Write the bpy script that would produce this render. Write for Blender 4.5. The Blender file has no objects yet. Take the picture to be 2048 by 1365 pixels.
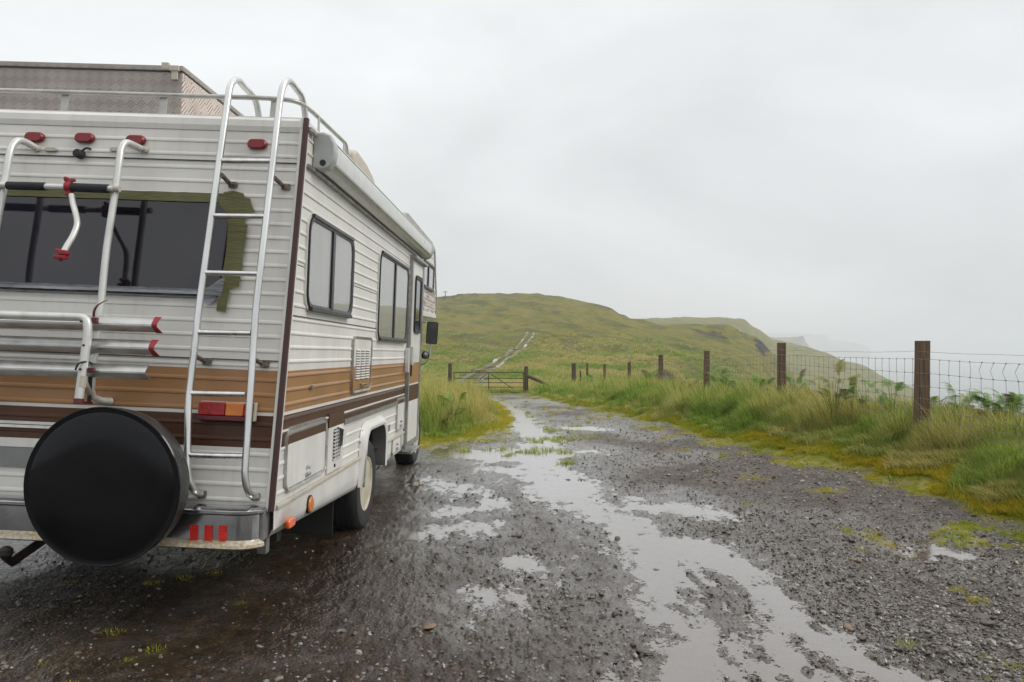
import bpy, math, random
import numpy as np
from mathutils import Vector, Matrix, Euler
random.seed(7); RNG = np.random.default_rng(11)
sc = bpy.context.scene; COL = sc.collection
FP = 1545.0; EH = 1.42; HZ = 695.0
# ---------------------------------------------------------------- camera
cd = bpy.data.cameras.new('camera'); cam = bpy.data.objects.new('camera', cd); COL.objects.link(cam)
cam.location = (0, 0, EH); cam.rotation_euler = (math.radians(90), 0, 0)
cd.sensor_width = 36; cd.lens = FP/2048*36; cd.shift_y = (HZ-682.5)/2048; cd.clip_start = .05; cd.clip_end = 20000
sc.camera = cam
# ---------------------------------------------------------------- world and sun
SUN_EL, SUN_AZ = math.radians(40), math.radians(92)
w = bpy.data.worlds.new('World'); sc.world = w; w.use_nodes = True
nt = w.node_tree; nt.nodes.clear()
def N(t, **k):
    n = nt.nodes.new(t)
    for a, b in k.items():
        if a.startswith('i_'): n.inputs[a[2:].replace('_', ' ')].default_value = b
        else: setattr(n, a, b)
    return n
L = lambda a, b: nt.links.new(a, b)
out = N('ShaderNodeOutputWorld'); bg = N('ShaderNodeBackground'); bg.inputs[1].default_value = .1
sky = N('ShaderNodeTexSky', sky_type='NISHITA', sun_disc=False, sun_elevation=SUN_EL, sun_rotation=SUN_AZ)
tc = N('ShaderNodeTexCoord'); sep = N('ShaderNodeSeparateXYZ'); L(tc.outputs['Generated'], sep.inputs[0])
grad = N('ShaderNodeValToRGB'); L(sep.outputs[2], grad.inputs[0])
cr = grad.color_ramp
stops = [(0, (.63, .65, .665)), (.05, (.68, .70, .715)), (.14, (.74, .755, .77)), (.28, (.80, .82, .83)), (.45, (.86, .875, .885)), (1, (1.3, 1.3, 1.3))]
cr.elements[0].position = 0; cr.elements[0].color = (*stops[0][1], 1); cr.elements[1].position = 1; cr.elements[1].color = (*stops[-1][1], 1)
for p, c in stops[1:-1]:
    e = cr.elements.new(p); e.color = (*c, 1)
mp = N('ShaderNodeMapping'); mp.inputs['Scale'].default_value = (1, 1, 2.2); mp.inputs['Location'].default_value = (.35, .2, .1); L(tc.outputs['Generated'], mp.inputs[0])
nz = N('ShaderNodeTexNoise'); nz.inputs['Scale'].default_value = 2.1; nz.inputs['Detail'].default_value = 5; nz.inputs['Roughness'].default_value = .48; nz.inputs['Distortion'].default_value = .35; L(mp.outputs[0], nz.inputs[0])
mr = N('ShaderNodeMapRange'); mr.inputs['From Min'].default_value = .3; mr.inputs['From Max'].default_value = .72; mr.inputs['To Min'].default_value = .84; mr.inputs['To Max'].default_value = 1.12; L(nz.outputs[0], mr.inputs[0])
mul = N('ShaderNodeVectorMath', operation='SCALE'); L(grad.outputs[0], mul.inputs[0]); L(mr.outputs[0], mul.inputs['Scale'])
mul2 = N('ShaderNodeVectorMath', operation='SCALE'); L(mul.outputs[0], mul2.inputs[0]); mul2.inputs['Scale'].default_value = 10.0
mix = N('ShaderNodeMix', data_type='RGBA'); mix.inputs[0].default_value = .95; L(sky.outputs[0], mix.inputs[6]); L(mul2.outputs[0], mix.inputs[7])
L(mix.outputs[2], bg.inputs[0]); L(bg.outputs[0], out.inputs[0])
sd = bpy.data.lights.new('sun', 'SUN'); sd.energy = 1.5; sd.angle = math.radians(25); sd.color = (1, .97, .92)
so = bpy.data.objects.new('sun', sd); COL.objects.link(so)
sdir = Vector((math.sin(SUN_AZ)*math.cos(SUN_EL), math.cos(SUN_AZ)*math.cos(SUN_EL), math.sin(SUN_EL)))
so.rotation_euler = sdir.to_track_quat('Z', 'Y').to_euler()
sc.view_settings.view_transform = 'Standard'; sc.view_settings.look = 'None'; sc.view_settings.exposure = .2; sc.view_settings.gamma = 1
try: sc.cycles.volume_bounces = 1; sc.cycles.max_bounces = 8; sc.cycles.transparent_max_bounces = 12
except Exception: pass

# ---------------------------------------------------------------- numpy noise
def _h(ix, iy, s):
    n = (ix*374761393 + iy*668265263 + s*982451653) & 0xFFFFFFFF
    n = ((n ^ (n >> 13))*1274126177) & 0xFFFFFFFF
    return ((n ^ (n >> 16)) & 0xFFFFFF)/float(0xFFFFFF)
def vn(x, y, s=0):
    x = np.asarray(x, float); y = np.asarray(y, float)
    ix = np.floor(x).astype(np.int64); iy = np.floor(y).astype(np.int64)
    fx = x-ix; fy = y-iy; fx = fx*fx*fx*(fx*(fx*6-15)+10); fy = fy*fy*fy*(fy*(fy*6-15)+10)
    a = _h(ix, iy, s); b = _h(ix+1, iy, s); c = _h(ix, iy+1, s); d = _h(ix+1, iy+1, s)
    return (a*(1-fx)+b*fx)*(1-fy)+(c*(1-fx)+d*fx)*fy*1.0
def fbm(x, y, o=4, s=0, g=.5):
    t = 0; a = 1; n = 0; cs, sn = .8, .6
    for k in range(o):
        t = t+a*(vn(x, y, s+k)*2-1); n += a; a *= g
        x, y = (x*cs-y*sn)*2.03+3.1, (x*sn+y*cs)*2.03+1.7
    return t/n
def sst(a, b, x):
    t = np.clip((x-a)/(b-a), 0, 1); return t*t*(3-2*t)

# ---------------------------------------------------------------- materials
def nodes_of(m): return m.node_tree.nodes, m.node_tree.links
def mat(name, col, rough=.5, metal=0, spec=.5, var=.12, vscale=8, col2=None, bump=0, bscale=60, coat=0, streak=None, stretch=None):
    """Principled with a noise-varied base colour; optional vertical grime streaks and fine relief."""
    m = bpy.data.materials.new(name); m.use_nodes = True; n, l = nodes_of(m); b = n['Principled BSDF']
    b.inputs['Roughness'].default_value = rough; b.inputs['Metallic'].default_value = metal
    b.inputs['Specular IOR Level'].default_value = spec; b.inputs['Coat Weight'].default_value = coat
    t = n.new('ShaderNodeTexCoord'); nz = n.new('ShaderNodeTexNoise'); nz.inputs['Scale'].default_value = vscale; nz.inputs['Detail'].default_value = 6
    src = t.outputs['Object']
    if stretch:
        mp = n.new('ShaderNodeMapping'); mp.inputs['Scale'].default_value = stretch; l.new(src, mp.inputs[0]); src = mp.outputs[0]
    l.new(src, nz.inputs[0])
    c2 = col2 or tuple(c*(1-var*2) for c in col)
    r = n.new('ShaderNodeValToRGB'); r.color_ramp.elements[0].position = .32; r.color_ramp.elements[1].position = .62
    r.color_ramp.elements[0].color = (*c2, 1); r.color_ramp.elements[1].color = (*col, 1); l.new(nz.outputs[0], r.inputs[0])
    o = r.outputs[0]
    if streak:
        mp = n.new('ShaderNodeMapping'); mp.inputs['Scale'].default_value = (14, 14, .9); l.new(t.outputs['Object'], mp.inputs[0])
        n2 = n.new('ShaderNodeTexNoise'); n2.inputs['Scale'].default_value = 1.3; n2.inputs['Detail'].default_value = 5; l.new(mp.outputs[0], n2.inputs[0])
        r2 = n.new('ShaderNodeMapRange'); r2.inputs['From Min'].default_value = .52; r2.inputs['From Max'].default_value = .8; r2.inputs['To Max'].default_value = .55; l.new(n2.outputs[0], r2.inputs[0])
        mx = n.new('ShaderNodeMix'); mx.data_type = 'RGBA'; l.new(r2.outputs[0], mx.inputs[0]); l.new(o, mx.inputs[6]); mx.inputs[7].default_value = (*streak, 1); o = mx.outputs[2]
    l.new(o, b.inputs['Base Color'])
    r3 = n.new('ShaderNodeMapRange'); r3.inputs['To Min'].default_value = max(.02, rough*.75); r3.inputs['To Max'].default_value = min(1, rough*1.3); l.new(nz.outputs[0], r3.inputs[0]); l.new(r3.outputs[0], b.inputs['Roughness'])
    if bump:
        n4 = n.new('ShaderNodeTexNoise'); n4.inputs['Scale'].default_value = bscale; n4.inputs['Detail'].default_value = 4; l.new(src, n4.inputs[0])
        bp = n.new('ShaderNodeBump'); bp.inputs['Strength'].default_value = bump; bp.inputs['Distance'].default_value = .01; l.new(n4.outputs[0], bp.inputs['Height']); l.new(bp.outputs[0], b.inputs['Normal'])
    return m
M = {}
M['white'] = mat('white_siding', (.665, .65, .61), .4, var=.06, vscale=3, streak=(.50, .465, .41), bump=.06, bscale=25)
M['white2'] = mat('white_gelcoat', (.67, .66, .625), .35, var=.07, vscale=4, streak=(.54, .50, .43), bump=.04, bscale=15)
M['tan'] = mat('tan_stripe_paint', (.33, .165, .06), .36, var=.1, vscale=3, streak=(.24, .12, .05))
M['brown'] = mat('brown_stripe_paint', (.075, .028, .011), .38, spec=.3, var=.15, vscale=3, streak=(.10, .04, .025))
M['maroon'] = mat('maroon_trim_vinyl', (.055, .018, .014), .45)
M['alu'] = mat('brushed_aluminium', (.70, .70, .69), .28, 1, var=.1, vscale=20, stretch=(1, 1, .1))
M['alud'] = mat('dull_aluminium', (.40, .40, .38), .42, .8, var=.15, vscale=14)
M['alup'] = mat('painted_tube_silver', (.66, .665, .64), .3, .35, var=.06, vscale=10, streak=(.42, .38, .32))
M['traym'] = mat('anodised_tray', (.58, .58, .56), .3, .85, var=.1, vscale=14)
M['rack'] = mat('weathered_rack_metal', (.50, .49, .46), .42, .6, var=.15, vscale=12)
M['trim'] = mat('dull_trim_metal', (.46, .44, .41), .38, .6, var=.2, vscale=18, col2=(.22, .19, .16))
M['chrome'] = mat('wet_chrome', (.52, .53, .55), .16, 1, var=.15, vscale=9, bump=.08, bscale=12)
M['lip'] = mat('rusting_bumper_lip', (.66, .64, .58), .3, .5, vscale=55, col2=(.50, .33, .09))
M['blackf'] = mat('black_window_rubber', (.012, .012, .016), .35)
M['foam'] = mat('black_foam', (.02, .02, .025), .8, bump=.3, bscale=150)
M['vinyl'] = mat('black_vinyl_wet', (.0025, .0025, .004), .13, spec=.3, var=.3, vscale=6, bump=.12, bscale=5)
M['vinylr'] = mat('black_vinyl_tread', (.008, .008, .010), .16, spec=.9, var=.3, vscale=6, bump=.9, bscale=110)
M['hitch'] = mat('rusty_hitch', (.018, .008, .008), .5, var=.3)
M['oldm'] = mat('corroded_bracket', (.24, .20, .165), .5, .5, vscale=60, col2=(.05, .035, .028))
M['rubber'] = mat('tyre_rubber', (.022, .022, .024), .55, bump=.15, bscale=40)
M['rim'] = mat('cream_rim_paint', (.55, .50, .38), .4, var=.15, vscale=12, streak=(.3, .22, .13))
M['dark'] = mat('underbody_black', (.012, .011, .010), .7, bump=.3, bscale=20)
M['greyin'] = mat('flare_inner_grey', (.16, .155, .15), .6, var=.2)
M['red'] = mat('red_lens', (.20, .003, .008), .3, bump=.2, bscale=90)
M['redr'] = mat('red_reflector', (.75, .02, .012), .25, bump=.4, bscale=120)
M['redt'] = mat('tail_red_lens', (.42, .008, .006), .25, var=.3, vscale=30, bump=.4, bscale=120)
M['redp'] = mat('red_plastic', (.30, .012, .018), .4)
M['dred'] = mat('dark_red_plastic', (.10, .008, .012), .45)
M['amber'] = mat('amber_lens', (.62, .17, .008), .25, coat=.1, bump=.2, bscale=80)
M['orange'] = mat('orange_lens', (.80, .12, .01), .22, coat=.4)
M['olive'] = mat('olive_duct_tape', (.105, .10, .022), .38, var=.15, vscale=9, bump=.4, bscale=18, stretch=(1, 1, 6))
M['silver'] = mat('silver_duct_tape', (.24, .25, .27), .33, .2, var=.25, vscale=6, bump=.5, bscale=14, stretch=(1, 1, 6))
M['glassd'] = mat('tinted_rear_glass', (.014, .012, .020), .06, spec=.65, var=.35, vscale=2.2, bump=.06, bscale=5)
M['curtain'] = mat('pale_blind_cloth', (.86, .85, .83), .8, var=.03, vscale=2, stretch=(1, 5, .5))
M['beige'] = mat('beige_plastic', (.50, .46, .38), .5, var=.1)
M['grey'] = mat('grey_plastic', (.42, .43, .42), .45, var=.08)
M['greyp'] = mat('grey_panel', (.20, .20, .20), .4, var=.1)
M['post'] = mat('weathered_post_wood', (.15, .088, .045), .7, vscale=14, col2=(.05, .028, .016), bump=.6, bscale=20, stretch=(3, 3, .25))
M['oldpost'] = mat('old_dark_wood', (.10, .072, .05), .75, vscale=10, col2=(.04, .03, .024), bump=.6, bscale=14, stretch=(3, 3, .3))
M['gate'] = mat('grey_green_gate_paint', (.065, .068, .05), .5, .3, var=.2)
M['wire'] = mat('galvanised_wire', (.26, .26, .27), .5, .6)
M['mirror'] = mat('mirror_glass', (.36, .38, .40), .05, 1, var=.02)
M['stone'] = mat('wet_stone', (.13, .10, .08), .3, var=.3, vscale=20, bump=.4, bscale=40)
M['rust'] = mat('rusty_siding', (.62, .58, .52), .45, vscale=3.2, col2=(.16, .055, .02), stretch=(1, 1.2, 5))
def glass_mat():
    m = bpy.data.materials.new('window_glass'); m.use_nodes = True; n, l = nodes_of(m); n.clear()
    o = n.new('ShaderNodeOutputMaterial'); g = n.new('ShaderNodeBsdfGlossy'); g.inputs['Roughness'].default_value = .02; g.inputs[0].default_value = (.95, .95, .95, 1)
    t = n.new('ShaderNodeBsdfTransparent'); t.inputs[0].default_value = (1, 1, 1, 1); f = n.new('ShaderNodeFresnel'); f.inputs[0].default_value = 1.7
    mx = n.new('ShaderNodeMixShader'); l.new(f.outputs[0], mx.inputs[0]); l.new(t.outputs[0], mx.inputs[1]); l.new(g.outputs[0], mx.inputs[2]); l.new(mx.outputs[0], o.inputs[0])
    return m
M['glass'] = glass_mat()
def diamond_mat(nm='diamond_plate', cs=.046, c0=(.38, .345, .315, 1), c1=(.10, .085, .075, 1)):
    """Checker plate: groups of five raised bars that turn by ninety degrees from cell to cell."""
    m = bpy.data.materials.new(nm); m.use_nodes = True; n, l = nodes_of(m); b = n['Principled BSDF']
    t = n.new('ShaderNodeTexCoord'); s = n.new('ShaderNodeSeparateXYZ'); l.new(t.outputs['Object'], s.inputs[0])
    def mt(op, a, b_=None, c=None):
        k = n.new('ShaderNodeMath'); k.operation = op
        for i, v in enumerate((a, b_, c)):
            if v is None: continue
            if isinstance(v, (int, float)): k.inputs[i].default_value = v
            else: l.new(v, k.inputs[i])
        return k.outputs[0]
    h = mt('ADD', s.outputs[0], s.outputs[1])
    cell = 1/cs
    u = mt('MULTIPLY', mt('ADD', h, s.outputs[2]), .7071*cell); v = mt('MULTIPLY', mt('SUBTRACT', h, s.outputs[2]), .7071*cell)
    par = mt('MODULO', mt('ADD', mt('ADD', mt('FLOOR', u), mt('FLOOR', v)), 1000), 2)
    su = mt('SINE', mt('MULTIPLY', u, 6.2832*4)); sv = mt('SINE', mt('MULTIPLY', v, 6.2832*4))
    mx = n.new('ShaderNodeMix'); l.new(par, mx.inputs[0]); l.new(su, mx.inputs[2]); l.new(sv, mx.inputs[3])
    cl = mt('MAXIMUM', mx.outputs[0], 0)
    rg = n.new('ShaderNodeValToRGB'); rg.color_ramp.elements[0].color = c0; rg.color_ramp.elements[1].color = c1; l.new(mt('MULTIPLY', cl, mt('ADD', mt('MULTIPLY', par, .55), .45)), rg.inputs[0])  # tone differs from cell to cell: how the bars reflect is painted in
    nz = n.new('ShaderNodeTexNoise'); nz.inputs['Scale'].default_value = 4; l.new(t.outputs['Object'], nz.inputs[0])
    m2 = n.new('ShaderNodeMix'); m2.data_type = 'RGBA'; m2.blend_type = 'MULTIPLY'; m2.inputs[0].default_value = .6; l.new(rg.outputs[0], m2.inputs[6]); l.new(nz.outputs[0], m2.inputs[7])
    br = n.new('ShaderNodeVectorMath'); br.operation = 'SCALE'; br.inputs['Scale'].default_value = 1.55; l.new(m2.outputs[2], br.inputs[0]); l.new(br.outputs[0], b.inputs['Base Color'])
    b.inputs['Metallic'].default_value = .35; b.inputs['Roughness'].default_value = .45
    bp = n.new('ShaderNodeBump'); bp.inputs['Strength'].default_value = .8; bp.inputs['Distance'].default_value = .005; l.new(cl, bp.inputs['Height']); l.new(bp.outputs[0], b.inputs['Normal'])
    return m
M['diamond'] = diamond_mat(); M['diamond_lit'] = diamond_mat('diamond_plate_lit_side', .085, (.62, .52, .46, 1), (.20, .16, .14, 1))  # second one is a paler copy: brightness of the lit face painted in

# ---------------------------------------------------------------- mesh builder
class MB:
    def __init__(s, f=None): s.v = []; s.f = []; s.mi = []; s.map = f or (lambda a, b, c: (a, b, c)); s.cur = 0
    def add(s, p): s.v.append(s.map(*p)); return len(s.v)-1
    def face(s, ids): s.f.append(tuple(ids)); s.mi.append(s.cur)
    def quad(s, a, b, c, d): s.face([s.add(a), s.add(b), s.add(c), s.add(d)])
    def box(s, x0, x1, y0, y1, z0, z1):
        i = [s.add(p) for p in ((x0,y0,z0),(x1,y0,z0),(x1,y1,z0),(x0,y1,z0),(x0,y0,z1),(x1,y0,z1),(x1,y1,z1),(x0,y1,z1))]
        for q in ((0,3,2,1),(4,5,6,7),(0,1,5,4),(1,2,6,5),(2,3,7,6),(3,0,4,7)): s.face([i[k] for k in q])
        return s
    def obox(s, c, hx, hy, hz, R):
        c = Vector(c); i = [s.add(tuple(c+R@Vector((a*hx, b*hy, d*hz)))) for d in (-1, 1) for a, b in ((-1,-1),(1,-1),(1,1),(-1,1))]
        for q in ((0,3,2,1),(4,5,6,7),(0,1,5,4),(1,2,6,5),(2,3,7,6),(3,0,4,7)): s.face([i[k] for k in q])
        return s
    def prism(s, pts, z0, z1, top=1, bot=1):
        """pts: list of (a,b) in the plane, extruded along the third coordinate."""
        n = len(pts); lo = [s.add((a, b, z0)) for a, b in pts]; hi = [s.add((a, b, z1)) for a, b in pts]
        for k in range(n): s.face([lo[k], lo[(k+1) % n], hi[(k+1) % n], hi[k]])
        if top: s.face(hi)
        if bot: s.face(lo[::-1])
        return s
    def ring(s, po, pi, z0, z1, bev=0):
        n = len(po); A = [s.add((a, b, z0)) for a, b in po]; B = [s.add((a, b, z1)) for a, b in po]
        C = [s.add((a, b, z1-bev)) for a, b in pi]; D = [s.add((a, b, z0)) for a, b in pi]
        for k in range(n):
            j = (k+1) % n
            s.face([A[k], A[j], B[j], B[k]]); s.face([B[k], B[j], C[j], C[k]]); s.face([C[k], C[j], D[j], D[k]])
        return s
    def tube(s, pts, r, n=10, cap=True, rr=None):
        P = [Vector(p) for p in pts]; m = len(P); rings = []; up = None
        for k in range(m):
            t = (P[min(k+1, m-1)]-P[max(k-1, 0)]).normalized()
            if up is None: up = t.orthogonal().normalized()
            else: up = (up-t*up.dot(t)).normalized()
            w_ = t.cross(up); q = rr[k] if rr else r
            rings.append([s.add(tuple(P[k]+up*(math.cos(6.28319*i/n)*q)+w_*(math.sin(6.28319*i/n)*q))) for i in range(n)])
        for k in range(m-1):
            for i in range(n): s.face([rings[k][i], rings[k][(i+1) % n], rings[k+1][(i+1) % n], rings[k+1][i]])
        if cap: s.face(rings[0][::-1]); s.face(rings[-1])
        return s
    def lathe(s, prof, c, ax, n=48):
        """prof: (radius, distance along ax)."""
        ax = Vector(ax).normalized(); u = ax.orthogonal().normalized(); w_ = ax.cross(u); c = Vector(c); rings = []
        for r, d in prof:
            rings.append([s.add(tuple(c+ax*d+u*(r*math.cos(6.28319*i/n))+w_*(r*math.sin(6.28319*i/n)))) for i in range(n)])
        for k in range(len(rings)-1):
            for i in range(n): s.face([rings[k][i], rings[k][(i+1) % n], rings[k+1][(i+1) % n], rings[k+1][i]])
        s.face(rings[0][::-1]); s.face(rings[-1]); return s
    def build(s, name, mats, parent=None, smooth=False, bevel=0, sub=0, angle=35):
        me = bpy.data.meshes.new(name); me.from_pydata(s.v, [], s.f)
        mats = mats if isinstance(mats, (list, tuple)) else [mats]
        for m in mats: me.materials.append(m)
        if len(mats) > 1: me.polygons.foreach_set('material_index', s.mi)
        o = bpy.data.objects.new(name, me); COL.objects.link(o)
        if parent: o.parent = parent
        if smooth:
            me.polygons.foreach_set('use_smooth', [True]*len(me.polygons))
            try: me.set_sharp_from_angle(angle=math.radians(angle))
            except Exception: pass
        if bevel:
            b = o.modifiers.new('bevel', 'BEVEL'); b.width = bevel; b.segments = 2; b.limit_method = 'ANGLE'; b.angle_limit = math.radians(40)
        me.update(); return o
def rrect(a0, b0, a1, b1, r, n=5):
    p = []
    for cx, cy, t0 in ((a1-r, b1-r, 0), (a0+r, b1-r, 90), (a0+r, b0+r, 180), (a1-r, b0+r, 270)):
        for k in range(n+1):
            t = math.radians(t0+90*k/n); p.append((cx+r*math.cos(t), cy+r*math.sin(t)))
    return p
def smooth_path(P, k=6):
    P = [Vector(p) for p in P]; o = []
    for i in range(len(P)-1):
        a = P[max(i-1, 0)]; b = P[i]; c = P[i+1]; d = P[min(i+2, len(P)-1)]
        for j in range(k):
            t = j/k; o.append(.5*((2*b)+(c-a)*t+(2*a-5*b+4*c-d)*t*t+(3*b-a-3*c+d)*t*t*t))
    o.append(P[-1]); return o
def bend(P, r=.05, n=6):
    """Straight runs with rounded corners, as bent tube."""
    P = [Vector(p) for p in P]; o = [P[0]]
    for i in range(1, len(P)-1):
        a = P[i-1]-P[i]; b = P[i+1]-P[i]; d = min(r, a.length*.48, b.length*.48); s = P[i]+a.normalized()*d; e = P[i]+b.normalized()*d
        for k in range(n+1):
            t = k/n; o.append(s*(1-t)**2+P[i]*2*t*(1-t)+e*t*t)
    o.append(P[-1]); return o
def tag(o, label=None, cat=None, group=None, kind=None):
    if label: o['label'] = label
    if cat: o['category'] = cat
    if group: o['group'] = group
    if kind: o['kind'] = kind
    return o
def empty(name, loc=(0, 0, 0)):
    o = bpy.data.objects.new(name, None); o.location = loc; COL.objects.link(o); o.empty_display_size = .2; return o
def at(px, py, Y): return Vector(((px-1024)/FP*Y, Y, EH+(HZ-py)/FP*Y))

#@@TERRAIN
# ================================================================ terrain heights
def interp_edge(Y, ys, xs): return np.interp(Y, ys, xs)
def edgeR(Y): return interp_edge(Y, [0, 4.5, 6, 7.6, 9, 11.4, 13.9, 16.8, 21.6, 27, 33, 38], [4.0, 4.0, 3.98, 4.0, 3.9, 3.5, 3.38, 3.0, 2.46, 1.75, .95, .6])
def edgeL(Y): return interp_edge(Y, [0, 10.4, 11.2, 12.2, 13.3, 15, 17, 20, 26, 32, 38], [-60, -60, -1.7, -1.15, -.75, -.32, -.12, -.18, -.62, -1.5, -2.6])
FX = ([0, 4.2, 9, 14, 19, 24, 29, 34, 39, 45], [4.7, 4.72, 4.78, 4.87, 4.78, 4.6, 4.4, 4.07, 3.7, 3.2])
def fenceX(Y): return np.interp(Y, *FX)
def zc(Y): return -.028*(np.logaddexp(0, (Y-10)*1.2)/1.2)
COLS = {
 -900: {40: 760, 80: 720, 120: 700, 180: 660, 250: 640, 300: 635, 420: 700},
 500: {40: 770, 55: 755, 80: 735, 120: 700, 180: 655, 250: 612, 300: 600, 420: 650},
 870: {40: 778, 55: 765, 80: 740, 120: 702, 180: 655, 250: 612, 300: 598, 420: 650},
 940: {40: 781, 55: 767, 80: 740, 120: 704, 180: 660, 250: 613, 300: 593, 420: 650},
 1000: {40: 782, 55: 768, 80: 738, 120: 704, 180: 662, 250: 612, 300: 591, 420: 650},
 1060: {40: 783, 55: 766, 80: 734, 120: 700, 180: 655, 250: 610, 300: 589, 420: 650},
 1120: {40: 782, 55: 764, 80: 734, 120: 700, 180: 655, 250: 612, 300: 592, 420: 650},
 1180: {40: 780, 55: 764, 80: 736, 120: 704, 180: 660, 250: 618, 290: 606, 420: 655},
 1215: {40: 780, 55: 764, 80: 736, 120: 704, 180: 662, 250: 624, 285: 613, 420: 650, 650: 640, 950: 720},
 1245: {40: 781, 55: 766, 80: 737, 120: 705, 180: 664, 250: 634, 285: 631, 420: 652, 650: 640, 950: 720},
 1275: {40: 782, 55: 768, 80: 738, 120: 706, 180: 668, 250: 646, 420: 658, 650: 639, 950: 720},
 1330: {40: 786, 50: 790, 57: 778, 63: 742, 80: 738, 120: 708, 180: 676, 250: 656, 420: 662, 650: 637, 950: 720},
 1400: {40: 792, 55: 800, 80: 764, 120: 720, 180: 684, 240: 651, 300: 675, 420: 665, 650: 636, 950: 720},
 1450: {40: 800, 55: 815, 80: 784, 120: 742, 180: 694, 230: 654, 300: 690, 420: 670, 650: 636, 950: 720},
 1485: {40: 815, 55: 830, 80: 800, 120: 756, 180: 706, 230: 666, 300: 700, 420: 690, 650: 638, 950: 730},
 1510: {40: 825, 55: 845, 80: 815, 120: 772, 180: 718, 230: 676, 300: 725, 420: 720, 650: 655, 950: 740},
 1550: {40: 840, 55: 870, 80: 850, 120: 808, 180: 748, 230: 712, 300: 760, 420: 750, 650: 683, 950: 760},
 1600: {40: 860, 55: 900, 80: 900, 120: 865, 180: 800, 230: 768, 300: 800, 420: 770, 650: 694, 950: 760},
 1650: {40: 900, 55: 950, 80: 960, 120: 930, 180: 870, 230: 840, 300: 830, 420: 790, 650: 703, 950: 770},
 1700: {40: 950, 80: 1050, 120: 1010, 180: 940, 230: 900, 300: 860, 420: 812, 650: 724, 950: 780},
 1800: {40: 1100, 80: 1250, 120: 1200, 180: 1060, 230: 1000, 300: 930, 420: 860, 650: 766, 950: 790},
 1880: {40: 1250, 80: 1450, 120: 1330, 180: 1150, 300: 1010, 420: 910, 650: 805, 950: 806},
 1980: {40: 1400, 80: 1700, 120: 1450, 180: 1230, 300: 1050, 420: 950, 650: 860, 950: 830},
 2600: {40: 2000, 80: 2000, 120: 1560, 180: 1300, 300: 1080, 420: 990, 650: 890, 950: 850}}
TYN = np.array([40, 47, 52, 57, 63, 70, 80, 98, 120, 148, 180, 205, 230, 250, 270, 285, 300, 350, 420, 520, 650, 780, 950, 1400])
TPX = np.array(sorted(COLS)); TAB = np.zeros((len(TPX), len(TYN)))
for i, c in enumerate(TPX):
    d = dict(COLS[c]); ks = sorted(d); zs = [-(d[k]-HZ)/FP*k for k in ks]
    if ks[-1] < 900: ks.append(950); zs.append(-64)
    ks.append(1400); zs.append(-75)
    TAB[i] = np.interp(TYN, ks, zs)
def cub(t): return t*t*(3-2*t)
def far_rel(X, Y):
    """Height below or above the eye: smooth interpolation through the surveyed table of bearings and distances."""
    px = 1024+FP*X/np.maximum(Y, 1); px = np.clip(px, TPX[0]+1, TPX[-1]-1)
    i = np.clip(np.searchsorted(TPX, px)-1, 0, len(TPX)-2); a = (px-TPX[i])/(TPX[i+1]-TPX[i])
    y = np.clip(Y, TYN[0], TYN[-1]-.01); j = np.clip(np.searchsorted(TYN, y, side='right')-1, 0, len(TYN)-2); b = (y-TYN[j])/(TYN[j+1]-TYN[j])
    def cm(p0, p1, p2, p3, t): return .5*(2*p1+(p2-p0)*t+(2*p0-5*p1+4*p2-p3)*t*t+(3*p1-p0-3*p2+p3)*t**3)
    jm = np.maximum(j-1, 0); jp = np.minimum(j+2, len(TYN)-1)
    def row(k):
        lin = TAB[k, j]*(1-b)+TAB[k, j+1]*b
        return .35*lin+.65*cm(TAB[k, jm], TAB[k, j], TAB[k, j+1], TAB[k, jp], b)
    return row(i)*(1-cub(a)*.5-a*.5)+row(i+1)*(cub(a)*.5+a*.5)
def base(X, Y):
    """Smooth ground level, without ruts and gravel."""
    X = np.asarray(X, float); Y = np.asarray(Y, float)
    z = zc(Y)
    z = z+.039*np.clip(-1.2-X, 0, 2.6)*(1-sst(12, 16, Y))
    d = X-edgeR(Y); bk = .40-.22*sst(24, 32, Y)+.10*(1-sst(6, 9, Y))
    z = z+bk*sst(-.1, 1.25, d)+.03*sst(-.2, .3, d)
    dd = X-(fenceX(Y)+1.5+.16*np.maximum(Y-14, 0)); z = z-.55*np.logaddexp(0, np.clip(dd, -30, 40)*2)/2
    dl = edgeL(Y)-X; z = z+np.where(Y > 10.3, .16*sst(0, 1.0, dl), 0)
    f = far_rel(X, Y)+EH
    k = sst(30, 44, Y)
    return np.maximum(z, -68)*(1-k)+f*k
def hill_noise(X, Y):
    Yc = np.maximum(Y, 1)
    a = sst(42, 90, Y)
    n = fbm(X/34, Y/34, 3, 5)*2.0+fbm((X+Y*.5)/8, Y/22, 4, 9)*1.3+fbm(X/2.6, Y/3.2, 3, 21)*.22
    return n*a*(.35+.65*sst(80, 240, Y))
GY = np.linspace(1, 60, 4000)
def gp(px, py):
    """Where a line of sight meets the smooth ground (distance along Y)."""
    t = (px-1024)/FP; h = base(t*GY, GY); ray = EH+(HZ-py)/FP*GY
    k = np.argmax(ray < h); Y = GY[k] if (ray < h).any() else 60
    return t*Y, Y
GYF = np.geomspace(36, 900, 3000)
def gpf(px, py):
    t = (px-1024)/FP; h = base(t*GYF, GYF); ray = EH+(HZ-py)/FP*GYF
    k = np.argmax(ray < h); return t*GYF[k], GYF[k]
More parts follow.
